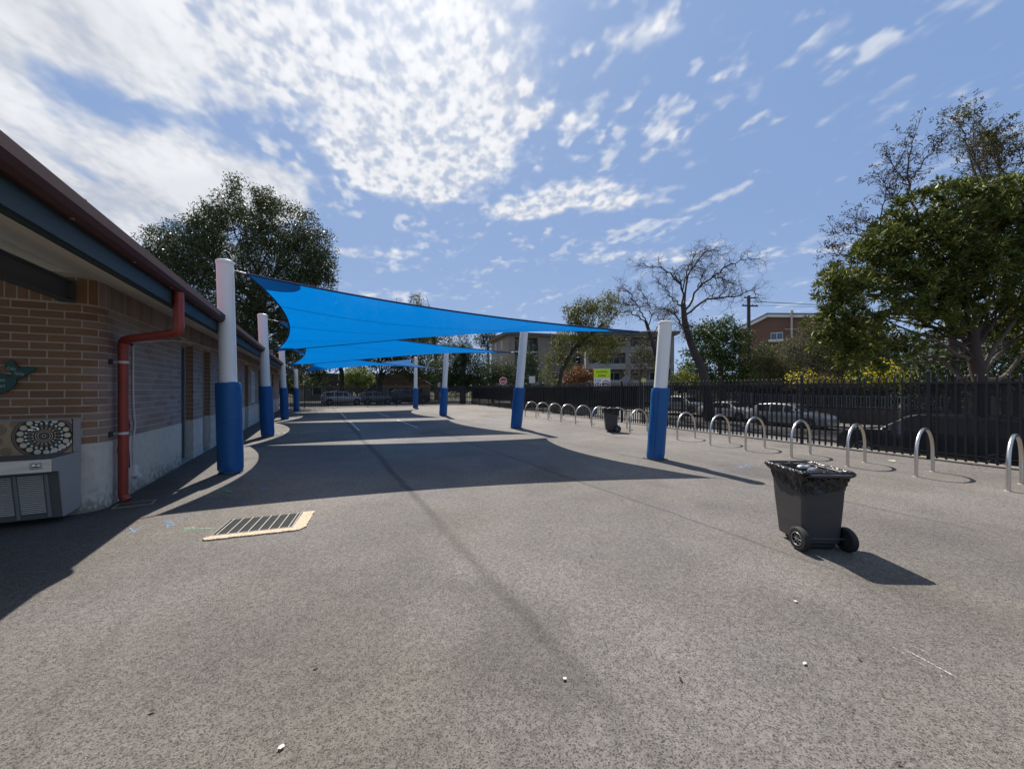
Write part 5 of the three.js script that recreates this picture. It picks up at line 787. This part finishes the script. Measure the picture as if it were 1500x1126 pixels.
/* A leafy tree: o.base and o.fork [px, py] and o.lobes [px, py, radius px, depth shift m] are read off the photograph at o.depth metres and become real places and sizes. */
function leafyTree(name, label, o) {
  const r = rng(o.seed), k = o.depth / 540, b = new Buf(), crown = new Buf();
  const root = atDepth(o.base[0], 570, o.depth); root.y = o.ground ?? streetY(root.z) - 0.05;
  const t = thing(name, label, o.category ?? 'tree', [root.x, root.y, root.z], 0, undefined);
  const rel = (p) => p.sub(root), path = [V(0, 0, 0), ...o.trunk.map(([x, y]) => rel(atDepth(x, y, o.depth)))];
  const tr = o.tr ?? 0.2, sm = new THREE.CatmullRomCurve3(path).getPoints(12);
  if (!o.noTrunk) b.tube(sm, taper(sm.length, tr * 1.25, tr * 0.72), 12);
  const fork = path[path.length - 1];
  const lobes = o.lobes.map(([x, y, rad, dz = (r() - 0.5) * rad * 1.1 * k]) => ({ c: rel(atDepth(x, y, o.depth)).addScaledVector(FWD, dz), r: rad * k }));
  for (const l of lobes) {
    if (!o.noTrunk) { const from = sm[Math.floor(sm.length * (0.55 + 0.44 * r()))], pts = bent(from, l.c, r, 0.12, 8); b.tube(pts, taper(pts.length, tr * (0.13 + 0.16 * Math.min(1, l.r / 1.5)), tr * 0.06), 6); l.limb = pts; }
    const nc = Math.max(10, Math.round((o.dens ?? 5) * (o.clusters ?? 26) * Math.pow(l.r / (o.leaf * 6), 2)));
    for (let q = 0; q < nc; q++) {
      const d = rndDir(r); const f = 0.42 + 0.62 * Math.sqrt(r()); const cc = l.c.clone().addScaledVector(d, l.r * f * (0.86 + 0.28 * r())); cc.y -= (o.droop ?? 0) * r();
      if (o.gap && fbm(cc.x * o.gap + 50, cc.y * o.gap + cc.z * 0.7 * o.gap, 2, o.seed) < (o.gapAt ?? 0.42)) continue;
      if (!o.noTrunk && r() < 0.25) { const pts = bent(l.c.clone().lerp(cc, 0.15 + 0.2 * r()), cc, r, 0.12, 3); b.tube(pts, taper(4, tr * 0.07 + 0.006, 0.004), 3); }
      const tone = r(), shade = 0.72 + 0.5 * fbm(cc.x * 1.1, cc.y * 1.1 + cc.z, 2, o.seed + 3), cr = o.cluster ?? o.leaf * 2.2, nl = o.perCluster ?? 18, out = d.clone().add(V(0, 0.5, 0)).normalize();
      for (let m = 0; m < nl; m++) {
        let dir, c;
        if (o.whorl) { dir = rndDir(r).addScaledVector(out, 0.9).normalize(); dir.y -= 0.35 * r(); dir.normalize(); c = cc.clone().addScaledVector(dir, o.leaf * 0.15 + r() * cr * 0.4); }
        else { dir = rndDir(r).addScaledVector(d, 0.35); dir.y -= (o.hang ?? 0.3); dir.normalize(); c = cc.clone().addScaledVector(rndDir(r), cr * Math.cbrt(r())); }
        const n = rndDir(r).addScaledVector(out, 0.9).normalize(); n.addScaledVector(dir, -n.dot(dir)).normalize();
        const mix = clamp01(tone * 0.7 + 0.5 * r() - 0.1), A = o.colA, B = o.colB, v = shade * (0.8 + 0.4 * r()), len = o.leaf * (0.7 + 0.6 * r());
        const pick = o.colC && r() < (o.fracC ?? 0.1) ? o.colC : null, cl = pick ? pick.map((z) => z * v) : [lerp(A[0], B[0], mix) * v * 1.85, lerp(A[1], B[1], mix) * v * 1.85, lerp(A[2], B[2], mix) * v * 1.85];
        crown.leaf(c, dir, n, len, len * (o.aspect ?? 0.42), cl, o.bend ?? 0.2);
      }
    }
  }
  if (!o.noTrunk) part('trunk', b.geo(), bark(...(o.bark ?? [0.10, 0.085, 0.07])), t);
  part('crown', crown.geo(), o.mat ?? LEAF, t);
  return crown.i.length / 3;
}
/* A bare tree: limbs traced as [px, py] polylines at one depth, given depth by a swing, with twigs grown on them. */
function bareTree(name, label, o) {
  const r = rng(o.seed), root = atDepth(o.base[0], 570, o.depth); root.y = streetY(root.z) - 0.05;
  const t = thing(name, label, 'tree', [root.x, root.y, root.z], 0, undefined), rel = (p) => p.sub(root), mat = bark(...o.bark), crown = new Buf();
  const trunk = [V(0, 0, 0), ...o.trunk.map(([x, y]) => rel(atDepth(x, y, o.depth)))], ts = new THREE.CatmullRomCurve3(trunk).getPoints(14), bt = new Buf(); bt.tube(ts, taper(ts.length, o.tr, o.tr * 0.5), 12);
  const tm = part('trunk', bt.geo(), mat, t);
  const twig = (buf, p, d, len, rad, lev) => {
    const n = 5, pts = [p.clone()]; let q = p.clone(), dd = d.clone(); for (let k = 0; k < n; k++) { dd.addScaledVector(rndDir(r), 0.38); dd.y += (o.rise ?? 0.05) - (o.weep ?? 0) * (k / n) * lev; dd.normalize(); q = q.clone().addScaledVector(dd, len / n); pts.push(q); }
    buf.tube(pts, taper(n + 1, rad, Math.max(0.0035, rad * 0.35)), rad > 0.03 ? 6 : 3);
    if (lev < (o.levels ?? 3)) for (let c = 0, m = 2 + Math.floor(r() * 3); c < m; c++) { const at = 1 + Math.floor(r() * n), e = rndDir(r).addScaledVector(dd, 0.9).normalize(); twig(buf, pts[at], e, len * (0.45 + 0.35 * r()), Math.max(0.005, rad * 0.55), lev + 1); }
    else if (o.clump && r() < o.clump) clump(q);
  };
  const clump = (q) => { const tone = r(); for (let m = 0; m < (o.perClump ?? 9); m++) { const d = rndDir(r); d.y -= 0.5; d.normalize(); const n = rndDir(r).add(V(0, 0.6, 0)).normalize(); n.addScaledVector(d, -n.dot(d)).normalize(); const cl = tone < (o.green ?? 0.3) ? o.colG : o.colL, v = 0.7 + 0.6 * r(), len = o.leaf * (0.6 + 0.7 * r()); crown.leaf(q.clone().addScaledVector(rndDir(r), o.leaf * 0.9), d, n, len, len * 0.36, cl.map((z) => z * v), 0.3); } };
  for (const L of o.limbs) {
    const w = L.w ?? 0.5, sw = (r() - 0.5) * (o.swing ?? 3.5), raw = L.p.map(([x, y], k) => rel(atDepth(x, y, o.depth)).addScaledVector(FWD, k / L.p.length * sw)), pts = new THREE.CatmullRomCurve3(raw).getPoints(18), bb = new Buf();
    for (let k = 1; k < pts.length - 1; k++) pts[k].addScaledVector(rndDir(r), 0.11 * o.depth / 28);
    bb.tube(pts, taper(pts.length, o.tr * w * 0.46, o.tr * 0.045), 8);
    for (let k = 4; k < pts.length; k++) for (let m = 0; m < (o.twigs ?? 2); m++) { const d = pts[k].clone().sub(pts[k - 1]).normalize(), e = rndDir(r).multiplyScalar(1.0).addScaledVector(d, 0.7).normalize(); twig(bb, pts[k], e, (o.twigLen ?? 1.5) * (0.35 + 0.75 * r()) * (1 - 0.35 * k / pts.length), lerp(Math.min(0.04, o.tr * w * 0.22), 0.012, k / pts.length), 1); }
    part('branch', bb.geo(), mat, tm);
  }
  if (crown.i.length) part('crown', crown.geo(), LEAF, t);
  return crown.i.length / 3;
}
// behind the building, left
leafyTree('broadleaf_tree', 'large dark green spreading tree behind the end of the brick building', { seed: 11, depth: 31, base: [385, 570], trunk: [[383, 500], [375, 440]], tr: 0.42, leaf: 0.20, aspect: 0.40, clusters: 19, perCluster: 15, cluster: 0.42, hang: 0.2, gap: 0.9, gapAt: 0.31, colA: [0.032, 0.045, 0.017], colB: [0.088, 0.100, 0.042], colC: [0.24, 0.22, 0.14], fracC: 0.08, mat: GLOSSY, bark: [0.07, 0.06, 0.05],
  lobes: [[352, 276, 17], [372, 290, 22], [392, 296, 20], [335, 305, 24], [298, 318, 24], [270, 345, 26], [248, 362, 24], [310, 345, 34], [350, 335, 36], [395, 330, 38], [430, 335, 34], [455, 360, 28], [468, 392, 24], [440, 385, 36], [395, 385, 44], [345, 390, 44], [295, 385, 38], [255, 395, 28], [225, 378, 20], [232, 405, 20], [475, 412, 16], [300, 430, 40], [350, 445, 46], [410, 440, 46], [455, 430, 34], [380, 490, 48], [330, 490, 36], [440, 485, 40], [360, 530, 40], [410, 535, 40]] });
leafyTree('broadleaf_tree', 'dark leafy tree behind the far left sail corner, beyond the far fence', { seed: 12, depth: 46, base: [500, 570], trunk: [[500, 545], [496, 530]], tr: 0.26, leaf: 0.26, clusters: 16, perCluster: 14, cluster: 0.55, colA: [0.016, 0.028, 0.010], colB: [0.045, 0.062, 0.022], bark: [0.03, 0.025, 0.02], lobes: [[445, 520, 24], [465, 535, 22], [440, 548, 20], [490, 515, 24], [520, 512, 24], [550, 515, 22], [500, 500, 24], [455, 500, 24], [470, 552, 12], [455, 475, 26], [485, 465, 30], [515, 470, 30]] });
leafyTree('hedge_shrub', 'bright yellow green rounded shrub beyond the far fence', { seed: 13, depth: 56, base: [523, 570], trunk: [[523, 560]], tr: 0.1, category: 'shrub', leaf: 0.26, clusters: 26, perCluster: 16, cluster: 0.4, colA: [0.10, 0.125, 0.035], colB: [0.20, 0.22, 0.075], lobes: [[512, 552, 12], [523, 547, 13], [535, 551, 12], [517, 560, 12], [531, 560, 12], [541, 558, 8]] });
leafyTree('broadleaf_tree', 'forked dark trunk tree beyond the far fence with foliage under the middle sail', { seed: 14, depth: 47, base: [556, 570], trunk: [[556, 556], [558, 548]], tr: 0.36, leaf: 0.26, clusters: 15, perCluster: 14, cluster: 0.55, colA: [0.020, 0.034, 0.010], colB: [0.075, 0.092, 0.028], bark: [0.035, 0.028, 0.024], lobes: [[545, 530, 14], [575, 528, 18], [600, 530, 20], [590, 515, 24], [625, 535, 20], [610, 548, 14], [640, 545, 14], [575, 510, 20], [545, 475, 28], [575, 475, 30], [605, 490, 26], [560, 500, 24]] });
leafyTree('broadleaf_tree', 'tall pale flowering tree whose top pokes above the nearest sail', { seed: 15, depth: 55, base: [640, 570], trunk: [[640, 540], [636, 500], [630, 470]], tr: 0.3, leaf: 0.32, clusters: 13, perCluster: 12, cluster: 0.6, gap: 0.5, gapAt: 0.40, colA: [0.040, 0.055, 0.018], colB: [0.12, 0.12, 0.05], colC: [0.45, 0.42, 0.30], fracC: 0.14, lobes: [[624, 433, 8, 0], [608, 438, 5, 0], [618, 448, 12], [600, 475, 26], [630, 475, 28], [660, 490, 26], [675, 505, 22], [640, 500, 30], [600, 500, 24], [575, 490, 20], [665, 530, 24], [625, 520, 28]] });
leafyTree('conifer_tree', 'dense dark conifer behind the third right post', { seed: 16, depth: 44, base: [678, 570], trunk: [[678, 530], [678, 505]], tr: 0.3, leaf: 0.24, aspect: 0.25, clusters: 20, perCluster: 16, cluster: 0.45, hang: 0.6, colA: [0.012, 0.024, 0.010], colB: [0.034, 0.050, 0.020], lobes: [[672, 522, 18], [690, 524, 14], [660, 540, 20], [682, 542, 22], [700, 545, 14], [652, 556, 16], [670, 560, 20], [695, 560, 16], [684, 510, 10]] });
leafyTree('broadleaf_tree', 'olive green bushy tree between the conifer and the second right post', { seed: 17, depth: 48, base: [722, 570], trunk: [[722, 548]], tr: 0.2, leaf: 0.26, clusters: 16, perCluster: 14, cluster: 0.5, colA: [0.035, 0.050, 0.022], colB: [0.095, 0.105, 0.055], colC: [0.3, 0.27, 0.2], fracC: 0.03, lobes: [[714, 530, 13], [708, 545, 14], [722, 548, 14], [716, 558, 12], [735, 545, 12], [744, 535, 12], [748, 550, 14], [732, 560, 10], [755, 560, 10]] });
leafyTree('broadleaf_tree', 'dark green tree in front of the beige apartment block', { seed: 18, depth: 46, base: [780, 570], trunk: [[780, 545]], tr: 0.2, leaf: 0.24, clusters: 16, perCluster: 14, cluster: 0.45, gap: 0.6, gapAt: 0.38, colA: [0.018, 0.034, 0.016], colB: [0.050, 0.068, 0.030], lobes: [[776, 515, 10], [784, 525, 12], [772, 530, 12], [778, 548, 15], [790, 556, 14], [766, 553, 12]] });
leafyTree('round_tree', 'small round crowned tree on a bare trunk far behind, above the middle sail', { seed: 19, depth: 76, base: [715, 570], trunk: [[715, 530], [715, 508]], tr: 0.3, leaf: 0.4, clusters: 20, perCluster: 14, cluster: 0.6, colA: [0.014, 0.026, 0.010], colB: [0.040, 0.055, 0.022], lobes: [[706, 497, 8], [714, 491, 8], [724, 495, 8], [728, 502, 6], [710, 503, 7], [720, 504, 7]] });
leafyTree('leaning_tree', 'yellow green tree with a dark leaning trunk across the street', { seed: 20, depth: 30, base: [818, 570], trunk: [[821, 548], [832, 525], [846, 503], [868, 488], [884, 474]], tr: 0.17, leaf: 0.20, aspect: 0.32, clusters: 17, dens: 9, perCluster: 13, cluster: 0.4, hang: 0.7, gap: 0.9, gapAt: 0.36, colA: [0.060, 0.070, 0.018], colB: [0.155, 0.150, 0.040], bark: [0.045, 0.038, 0.032], lobes: [[838, 455, 12], [856, 447, 12], [874, 452, 14], [890, 440, 12], [893, 458, 12], [838, 488, 18], [825, 505, 18], [815, 525, 16], [808, 543, 15], [830, 530, 12], [860, 485, 16], [880, 492, 18], [865, 510, 14], [885, 515, 14], [905, 500, 14], [850, 470, 14], [812, 556, 12]] });
leafyTree('red_shrub', 'reddish brown bushy shrub behind the fence left of the school zone sign', { seed: 21, depth: 33, base: [848, 570], trunk: [[848, 560]], tr: 0.08, category: 'shrub', leaf: 0.18, clusters: 18, perCluster: 14, cluster: 0.35, colA: [0.09, 0.045, 0.022], colB: [0.19, 0.105, 0.055], lobes: [[848, 546, 12], [836, 552, 10], [860, 550, 10], [866, 558, 9], [846, 558, 12], [830, 560, 8]] });
leafyTree('broadleaf_tree', 'dense glossy green tree behind the big bare tree', { seed: 22, depth: 36, base: [1058, 570], trunk: [[1056, 545], [1054, 520]], tr: 0.25, leaf: 0.26, aspect: 0.45, clusters: 18, perCluster: 15, cluster: 0.45, hang: 0.2, colA: [0.024, 0.044, 0.012], colB: [0.075, 0.105, 0.026], mat: GLOSSY, lobes: [[1022, 485, 16], [1042, 482, 16], [1063, 486, 18], [1080, 498, 16], [1030, 505, 22], [1058, 510, 24], [1078, 522, 18], [1020, 530, 20], [1046, 535, 22], [1072, 545, 20], [1008, 550, 16], [1095, 550, 14]] });
leafyTree('grey_green_tree', 'fine leaved grey green tree in front of the brick gable building', { seed: 23, depth: 31, base: [1198, 570], trunk: [[1196, 550], [1190, 530]], tr: 0.2, leaf: 0.15, aspect: 0.28, dens: 7, clusters: 15, perCluster: 16, cluster: 0.38, hang: 0.6, gap: 0.9, gapAt: 0.34, colA: [0.046, 0.052, 0.026], colB: [0.105, 0.102, 0.058], bark: [0.05, 0.042, 0.036], lobes: [[1198, 484, 16], [1220, 488, 18], [1178, 498, 20], [1205, 508, 26], [1232, 510, 24], [1160, 518, 22], [1185, 528, 24], [1222, 535, 24], [1250, 520, 20], [1245, 545, 18]] });
leafyTree('grey_green_tree', 'low bushy olive tree left of the grey green tree, beside the power pole', { seed: 24, depth: 33, base: [1130, 570], trunk: [[1130, 552]], tr: 0.16, leaf: 0.18, aspect: 0.34, clusters: 15, perCluster: 15, cluster: 0.4, hang: 0.4, colA: [0.036, 0.046, 0.018], colB: [0.090, 0.096, 0.040], lobes: [[1118, 515, 14], [1136, 518, 16], [1112, 532, 16], [1132, 538, 18], [1152, 542, 16], [1110, 552, 14], [1140, 556, 14], [1100, 528, 10]] });
leafyTree('yellow_shrub', 'bright yellow flowering shrub behind the fence left of the big tree trunk', { seed: 25, depth: 27, base: [1295, 570], trunk: [[1295, 560]], tr: 0.08, category: 'shrub', leaf: 0.20, aspect: 0.5, clusters: 16, perCluster: 15, cluster: 0.4, colA: [0.26, 0.24, 0.018], colB: [0.52, 0.44, 0.018], colC: [0.06, 0.08, 0.02], fracC: 0.25, lobes: [[1282, 548, 13], [1300, 540, 14], [1318, 546, 13], [1334, 553, 10], [1290, 558, 14], [1312, 560, 14], [1266, 555, 10]] });
leafyTree('yellow_shrub', 'small yellow flowering shrub under the grey green tree', { seed: 26, depth: 28, base: [1172, 570], trunk: [[1172, 562]], tr: 0.06, category: 'shrub', leaf: 0.18, aspect: 0.5, clusters: 12, perCluster: 12, cluster: 0.35, colA: [0.20, 0.19, 0.022], colB: [0.42, 0.34, 0.022], colC: [0.06, 0.08, 0.02], fracC: 0.35, lobes: [[1162, 553, 8], [1178, 548, 9], [1186, 557, 8], [1240, 556, 9], [1225, 560, 7], [1205, 559, 6]] });
leafyTree('yellow_green_shrub', 'low yellow green shrub right of the nearest right post', { seed: 27, depth: 29, base: [1000, 570], trunk: [[1000, 562]], tr: 0.06, category: 'shrub', leaf: 0.18, aspect: 0.45, clusters: 13, perCluster: 13, cluster: 0.35, colA: [0.08, 0.095, 0.02], colB: [0.20, 0.20, 0.035], lobes: [[990, 553, 9], [1003, 548, 9], [1012, 557, 9], [982, 559, 8]] });
// bare winter trees
bareTree('bare_tree', 'big leafless tree with a dark leaning trunk and wide spreading twigs', { seed: 31, depth: 28, base: [1040, 570], trunk: [[1030, 545], [1015, 510], [1004, 475], [1001, 445]], tr: 0.36, bark: [0.060, 0.048, 0.043], swing: 4, twigs: 2, twigLen: 1.5, levels: 3, weep: 0.16, rise: 0.04,
  limbs: [{ w: 0.5, p: [[1001, 452], [999, 420], [985, 398], [962, 388], [940, 386]] }, { w: 0.5, p: [[1002, 448], [1010, 412], [1022, 385], [1042, 364], [1062, 358], [1078, 368]] }, { w: 0.5, p: [[1003, 455], [1022, 425], [1046, 404], [1066, 390], [1088, 382], [1112, 386]] }, { w: 0.55, p: [[1003, 462], [1030, 440], [1062, 433], [1088, 432], [1106, 424], [1112, 436]] }, { w: 0.35, p: [[1000, 425], [1008, 395], [1018, 375], [1034, 362]] }, { w: 0.35, p: [[1000, 450], [986, 432], [978, 415], [966, 405]] }, { w: 0.4, p: [[1003, 478], [982, 462], [964, 455], [945, 460]] }, { w: 0.3, p: [[1012, 500], [1000, 485], [985, 480]] }, { w: 0.32, p: [[1022, 425], [1030, 400], [1040, 385]] }, { w: 0.3, p: [[1046, 405], [1060, 412], [1070, 420]] }] });
bareTree('bare_tree', 'smaller leafless tree left of the big bare tree, behind the nearest right post top', { seed: 32, depth: 31, base: [968, 570], trunk: [[966, 545], [960, 515], [953, 492], [946, 470]], tr: 0.24, bark: [0.055, 0.045, 0.040], swing: 3.5, twigs: 2, twigLen: 1.3, levels: 3, weep: 0.1, rise: 0.05, clump: 0.12, perClump: 6, leaf: 0.14, green: 0.2, colG: [0.08, 0.085, 0.03], colL: [0.10, 0.065, 0.04],
  limbs: [{ w: 0.6, p: [[946, 472], [934, 448], [920, 430], [908, 420]] }, { w: 0.5, p: [[946, 472], [925, 456], [905, 458], [892, 470]] }, { w: 0.45, p: [[950, 484], [956, 455], [948, 430], [940, 416]] }, { w: 0.45, p: [[953, 492], [972, 470], [982, 455], [996, 452]] }, { w: 0.35, p: [[958, 508], [930, 495], [915, 500], [908, 515]] }, { w: 0.35, p: [[934, 448], [915, 445], [900, 440]] }, { w: 0.3, p: [[956, 500], [940, 515], [930, 535]] }, { w: 0.3, p: [[962, 520], [945, 540], [935, 555]] }] });
// the right-hand trees near the fence
bareTree('seed_pod_tree', 'thin branched tree with brown seed clumps rising left behind the big evergreen', { seed: 33, depth: 16.5, base: [1402, 570], trunk: [[1398, 520], [1386, 455], [1368, 390]], tr: 0.17, bark: [0.060, 0.048, 0.040], swing: 2.4, twigs: 2, twigLen: 0.85, levels: 2, rise: 0.10, clump: 0.42, perClump: 8, leaf: 0.11, green: 0.22, colG: [0.055, 0.062, 0.024], colL: [0.062, 0.036, 0.024],
  limbs: [{ w: 0.7, p: [[1368, 392], [1348, 330], [1334, 270], [1338, 220], [1345, 185]] }, { w: 0.5, p: [[1352, 340], [1322, 305], [1298, 285], [1280, 258]] }, { w: 0.5, p: [[1376, 410], [1320, 380], [1280, 352], [1240, 340], [1222, 338]] }, { w: 0.5, p: [[1384, 440], [1310, 420], [1255, 405], [1215, 398], [1192, 402]] }, { w: 0.4, p: [[1335, 280], [1312, 250], [1298, 225]] }, { w: 0.4, p: [[1320, 380], [1290, 330], [1262, 310]] }, { w: 0.4, p: [[1386, 450], [1300, 445], [1245, 432], [1205, 436], [1185, 444]] }, { w: 0.4, p: [[1336, 260], [1358, 225], [1372, 205]] }, { w: 0.35, p: [[1290, 330], [1300, 270], [1322, 220]] }, { w: 0.35, p: [[1260, 405], [1235, 375], [1215, 360]] }] });
bareTree('seed_pod_tree', 'sparse yellow green tree top with bare twigs at the upper right edge', { seed: 34, depth: 18, base: [1490, 570], trunk: [[1484, 470], [1470, 380], [1456, 310]], tr: 0.2, bark: [0.07, 0.055, 0.045], swing: 3, twigs: 3, twigLen: 1.1, levels: 2, rise: 0.08, clump: 0.55, perClump: 10, leaf: 0.13, green: 0.78, colG: [0.105, 0.110, 0.034], colL: [0.065, 0.04, 0.028],
  limbs: [{ w: 0.6, p: [[1456, 312], [1440, 250], [1420, 200], [1408, 165]] }, { w: 0.6, p: [[1458, 320], [1478, 260], [1490, 215], [1498, 185]] }, { w: 0.5, p: [[1452, 300], [1418, 270], [1398, 225], [1390, 190]] }, { w: 0.5, p: [[1470, 360], [1510, 300], [1540, 240], [1560, 200]] }, { w: 0.4, p: [[1444, 265], [1460, 215], [1468, 180]] }, { w: 0.4, p: [[1478, 260], [1450, 235], [1440, 205]] }, { w: 0.4, p: [[1510, 300], [1515, 240], [1510, 190]] }] });
leafyTree('evergreen_tree', 'large glossy evergreen tree at the right with its trunk just behind the fence', { seed: 41, depth: 12, base: [1432, 570], trunk: [[1436, 560], [1428, 520], [1426, 480]], tr: 0.19, leaf: 0.19, aspect: 0.24, bend: 0.22, clusters: 26, dens: 6.5, perCluster: 20, cluster: 0.14, whorl: true, gap: 1.5, gapAt: 0.35, colA: [0.036, 0.055, 0.016], colB: [0.155, 0.165, 0.040], mat: GLOSSY, bark: [0.075, 0.052, 0.042],
  lobes: [[1352, 318, 38], [1395, 298, 36], [1440, 300, 40], [1485, 302, 42], [1318, 345, 30], [1300, 378, 38], [1268, 385, 28], [1244, 398, 26], [1212, 442, 24], [1210, 470, 22], [1224, 500, 22], [1246, 526, 18], [1208, 418, 15], [1282, 538, 18], [1340, 375, 46], [1390, 355, 46], [1440, 355, 46], [1490, 365, 50], [1228, 425, 24], [1250, 445, 34], [1295, 430, 42], [1345, 435, 44], [1395, 415, 44], [1450, 415, 46], [1505, 425, 48], [1235, 468, 26], [1262, 490, 28], [1300, 485, 32], [1285, 512, 18], [1250, 515, 14], [1345, 480, 30], [1385, 465, 30], [1460, 465, 28], [1500, 475, 30], [1540, 320, 60], [1560, 400, 60], [1550, 470, 40], [1600, 360, 70]] });
{ // pale crossing limbs low in the evergreen
  const t = scene.children.find((c) => c.name === 'evergreen_tree'), b = new Buf(), r = rng(4), rel = (x, y, d) => atDepth(x, y, d).sub(t.position);
  for (const [pts, r0] of [[[[1438, 548, 12], [1455, 512, 11.8], [1476, 485, 11.6], [1492, 462, 11.4]], 0.075], [[[1440, 545, 12], [1462, 520, 12.3], [1490, 498, 12.6], [1530, 470, 12.8]], 0.06], [[[1428, 525, 12], [1405, 520, 11.8], [1370, 498, 11.6], [1340, 500, 11.5]], 0.05], [[[1432, 545, 12], [1410, 555, 12.3], [1390, 535, 12.6], [1365, 520, 12.8]], 0.07], [[[1436, 556, 12], [1470, 552, 12.2], [1500, 520, 12.2], [1530, 505, 12]], 0.07]]) { const s = new THREE.CatmullRomCurve3(pts.map((p) => rel(...p))).getPoints(12); b.tube(s, taper(s.length, r0, r0 * 0.5), 9); }
  part('branch', b.geo(), bark(0.13, 0.10, 0.08), t, 'pale bare limb low in the crown');
}
leafyTree('broadleaf_tree', 'dark understorey shrub behind the evergreen trunk at the right edge', { seed: 42, depth: 17, base: [1470, 570], trunk: [[1470, 555]], tr: 0.1, category: 'shrub', leaf: 0.2, clusters: 14, perCluster: 14, cluster: 0.4, colA: [0.02, 0.03, 0.012], colB: [0.06, 0.07, 0.03], lobes: [[1325, 548, 16], [1350, 535, 22], [1380, 515, 24], [1520, 500, 34], [1430, 500, 26], [1380, 545, 26], [1420, 530, 26], [1460, 540, 30], [1500, 530, 34], [1540, 540, 34], [1350, 558, 18], [1480, 500, 24]] });
leafyTree('broadleaf_tree', 'dark green tree far behind the yellow shrub, left of the evergreen trunk', { seed: 43, depth: 36, base: [1300, 570], trunk: [[1300, 545], [1305, 530]], tr: 0.2, leaf: 0.24, clusters: 15, perCluster: 14, cluster: 0.45, colA: [0.022, 0.034, 0.014], colB: [0.060, 0.074, 0.030], lobes: [[1265, 515, 22], [1290, 505, 24], [1320, 515, 26], [1350, 520, 24], [1280, 535, 22], [1310, 540, 24], [1340, 545, 22], [1375, 535, 22], [1400, 530, 20]] });
leafyTree('broadleaf_tree', 'olive tree in front of the grey apartment block, left of the nearest right post', { seed: 44, depth: 34, base: [938, 570], trunk: [[938, 545]], tr: 0.16, leaf: 0.19, aspect: 0.34, clusters: 14, perCluster: 13, cluster: 0.4, gap: 0.8, gapAt: 0.38, colA: [0.040, 0.046, 0.022], colB: [0.095, 0.095, 0.048], lobes: [[946, 510, 14], [934, 525, 14], [950, 535, 14], [936, 548, 12], [955, 520, 12], [925, 545, 9]] });
{ // clipped dark hedge behind the grey pickets
  const b = new Buf(), r = rng(91), X = (z) => 35.2 - 0.0635 * z; for (let k = 0; k < 26000; k++) { const z = lerp(9, -27, r()), y = streetY(z) + 0.4 + 2.1 * Math.pow(r(), 0.7) * (0.8 + 0.35 * fbm(z * 0.6, 2, 3, 5)), x = X(z) + (r() - 0.5) * 1.3, d = rndDir(r), n = rndDir(r).add(V(-0.6, 0.5, 0)).normalize(), v = 0.7 + 0.6 * r(); n.addScaledVector(d, -n.dot(d)).normalize(); b.leaf(V(x, y, z), d, n, 0.17 * (0.7 + 0.6 * r()), 0.09, [0.030 * v, 0.042 * v, 0.016 * v]); }
  const t = thing('hedge', 'long dark hedge behind the grey picket fence across the street', 'hedge', [0, 0, 0]); part('crown', b.geo(), LEAF, t);
  part('stem', (() => { const g = []; for (let z = 8; z > -26; z -= 1.1) g.push(rod(V(X(z), streetY(z) - 0.1, z), V(X(z) + 0.1, streetY(z) + 1.9, z - 0.2), 0.05, 0.02, 5)); return g; })(), bark(0.05, 0.04, 0.03), t);
}
{ // far tree line that closes the view
  const b = new Buf(), r = rng(92); const blob = (px, py, rad, depth) => { const c = atDepth(px, py, depth), R = rad * depth / 540, n = Math.round(520 * (rad / 12) ** 2); for (let k = 0; k < n; k++) { const d = rndDir(r), p = c.clone().addScaledVector(d, R * (0.5 + 0.55 * Math.sqrt(r()))), q = rndDir(r), m = rndDir(r).add(V(0, 0.6, 0)).normalize(), v = 0.6 + 0.8 * r(), s = depth * 0.0065 * (0.6 + 0.8 * r()); m.addScaledVector(q, -m.dot(q)).normalize(); b.leaf(p, q, m, s, s * 0.55, [0.034 * v, 0.048 * v, 0.020 * v]); } };
  for (let px = 250; px < 1640; px += 11) { const d = 84 + 22 * r(), top = 538 + 16 * fbm(px / 46, 3, 3, 7) + (px > 690 && px < 740 ? 14 : 0); blob(px, top + 14, 11 + 4 * r(), d); blob(px + 4, 564, 9, d - 4); }
  const m = part('distant_trees', b.geo(), LEAF, scene); m.userData.kind = 'stuff'; m.userData.label = 'far line of trees closing the view behind the street'; m.userData.category = 'trees';
}

{ // dry leaves blown against the fence foot and the wall
  const b = new Buf(), r = rng(95); for (let k = 0; k < 900; k++) { const z = lerp(1.5, -35.5, r()), side = r() < 0.8, off = Math.pow(r(), 2.2) * 1.6; if (fbm(z * 0.7, side ? 1 : 9, 2, 8) < 0.47) continue; const x = side ? fenceX(z) - 0.05 - off : -2.44 + off * 0.3; if (!side && z > -7.2) continue; const a = r() * 6.28, v = 0.6 + 0.7 * r(), L = 0.035 + 0.035 * r(); b.leaf(V(x, 0.008 + 0.008 * r(), z), V(Math.cos(a), 0.1 * r(), Math.sin(a)).normalize(), V(0, 1, 0), L, L * 0.5, [0.14 * v, 0.095 * v, 0.05 * v], -0.1); }
  for (let k = 0; k < 90; k++) { const z = lerp(2, -12, r()), x = lerp(-1, 10, r()), a = r() * 6.28, v = 0.6 + 0.7 * r(), L = 0.02 + 0.02 * r(); b.leaf(V(x, 0.008, z), V(Math.cos(a), 0.1 * r(), Math.sin(a)).normalize(), V(0, 1, 0), L, L * 0.5, [0.10 * v, 0.075 * v, 0.045 * v], -0.1); }
  const m = part('fallen_leaves', b.geo(), LEAF, scene); m.userData.kind = 'stuff'; m.userData.label = 'dry fallen leaves blown along the fence foot and wall'; m.userData.category = 'leaves';
}

renderer.render(scene, camera);
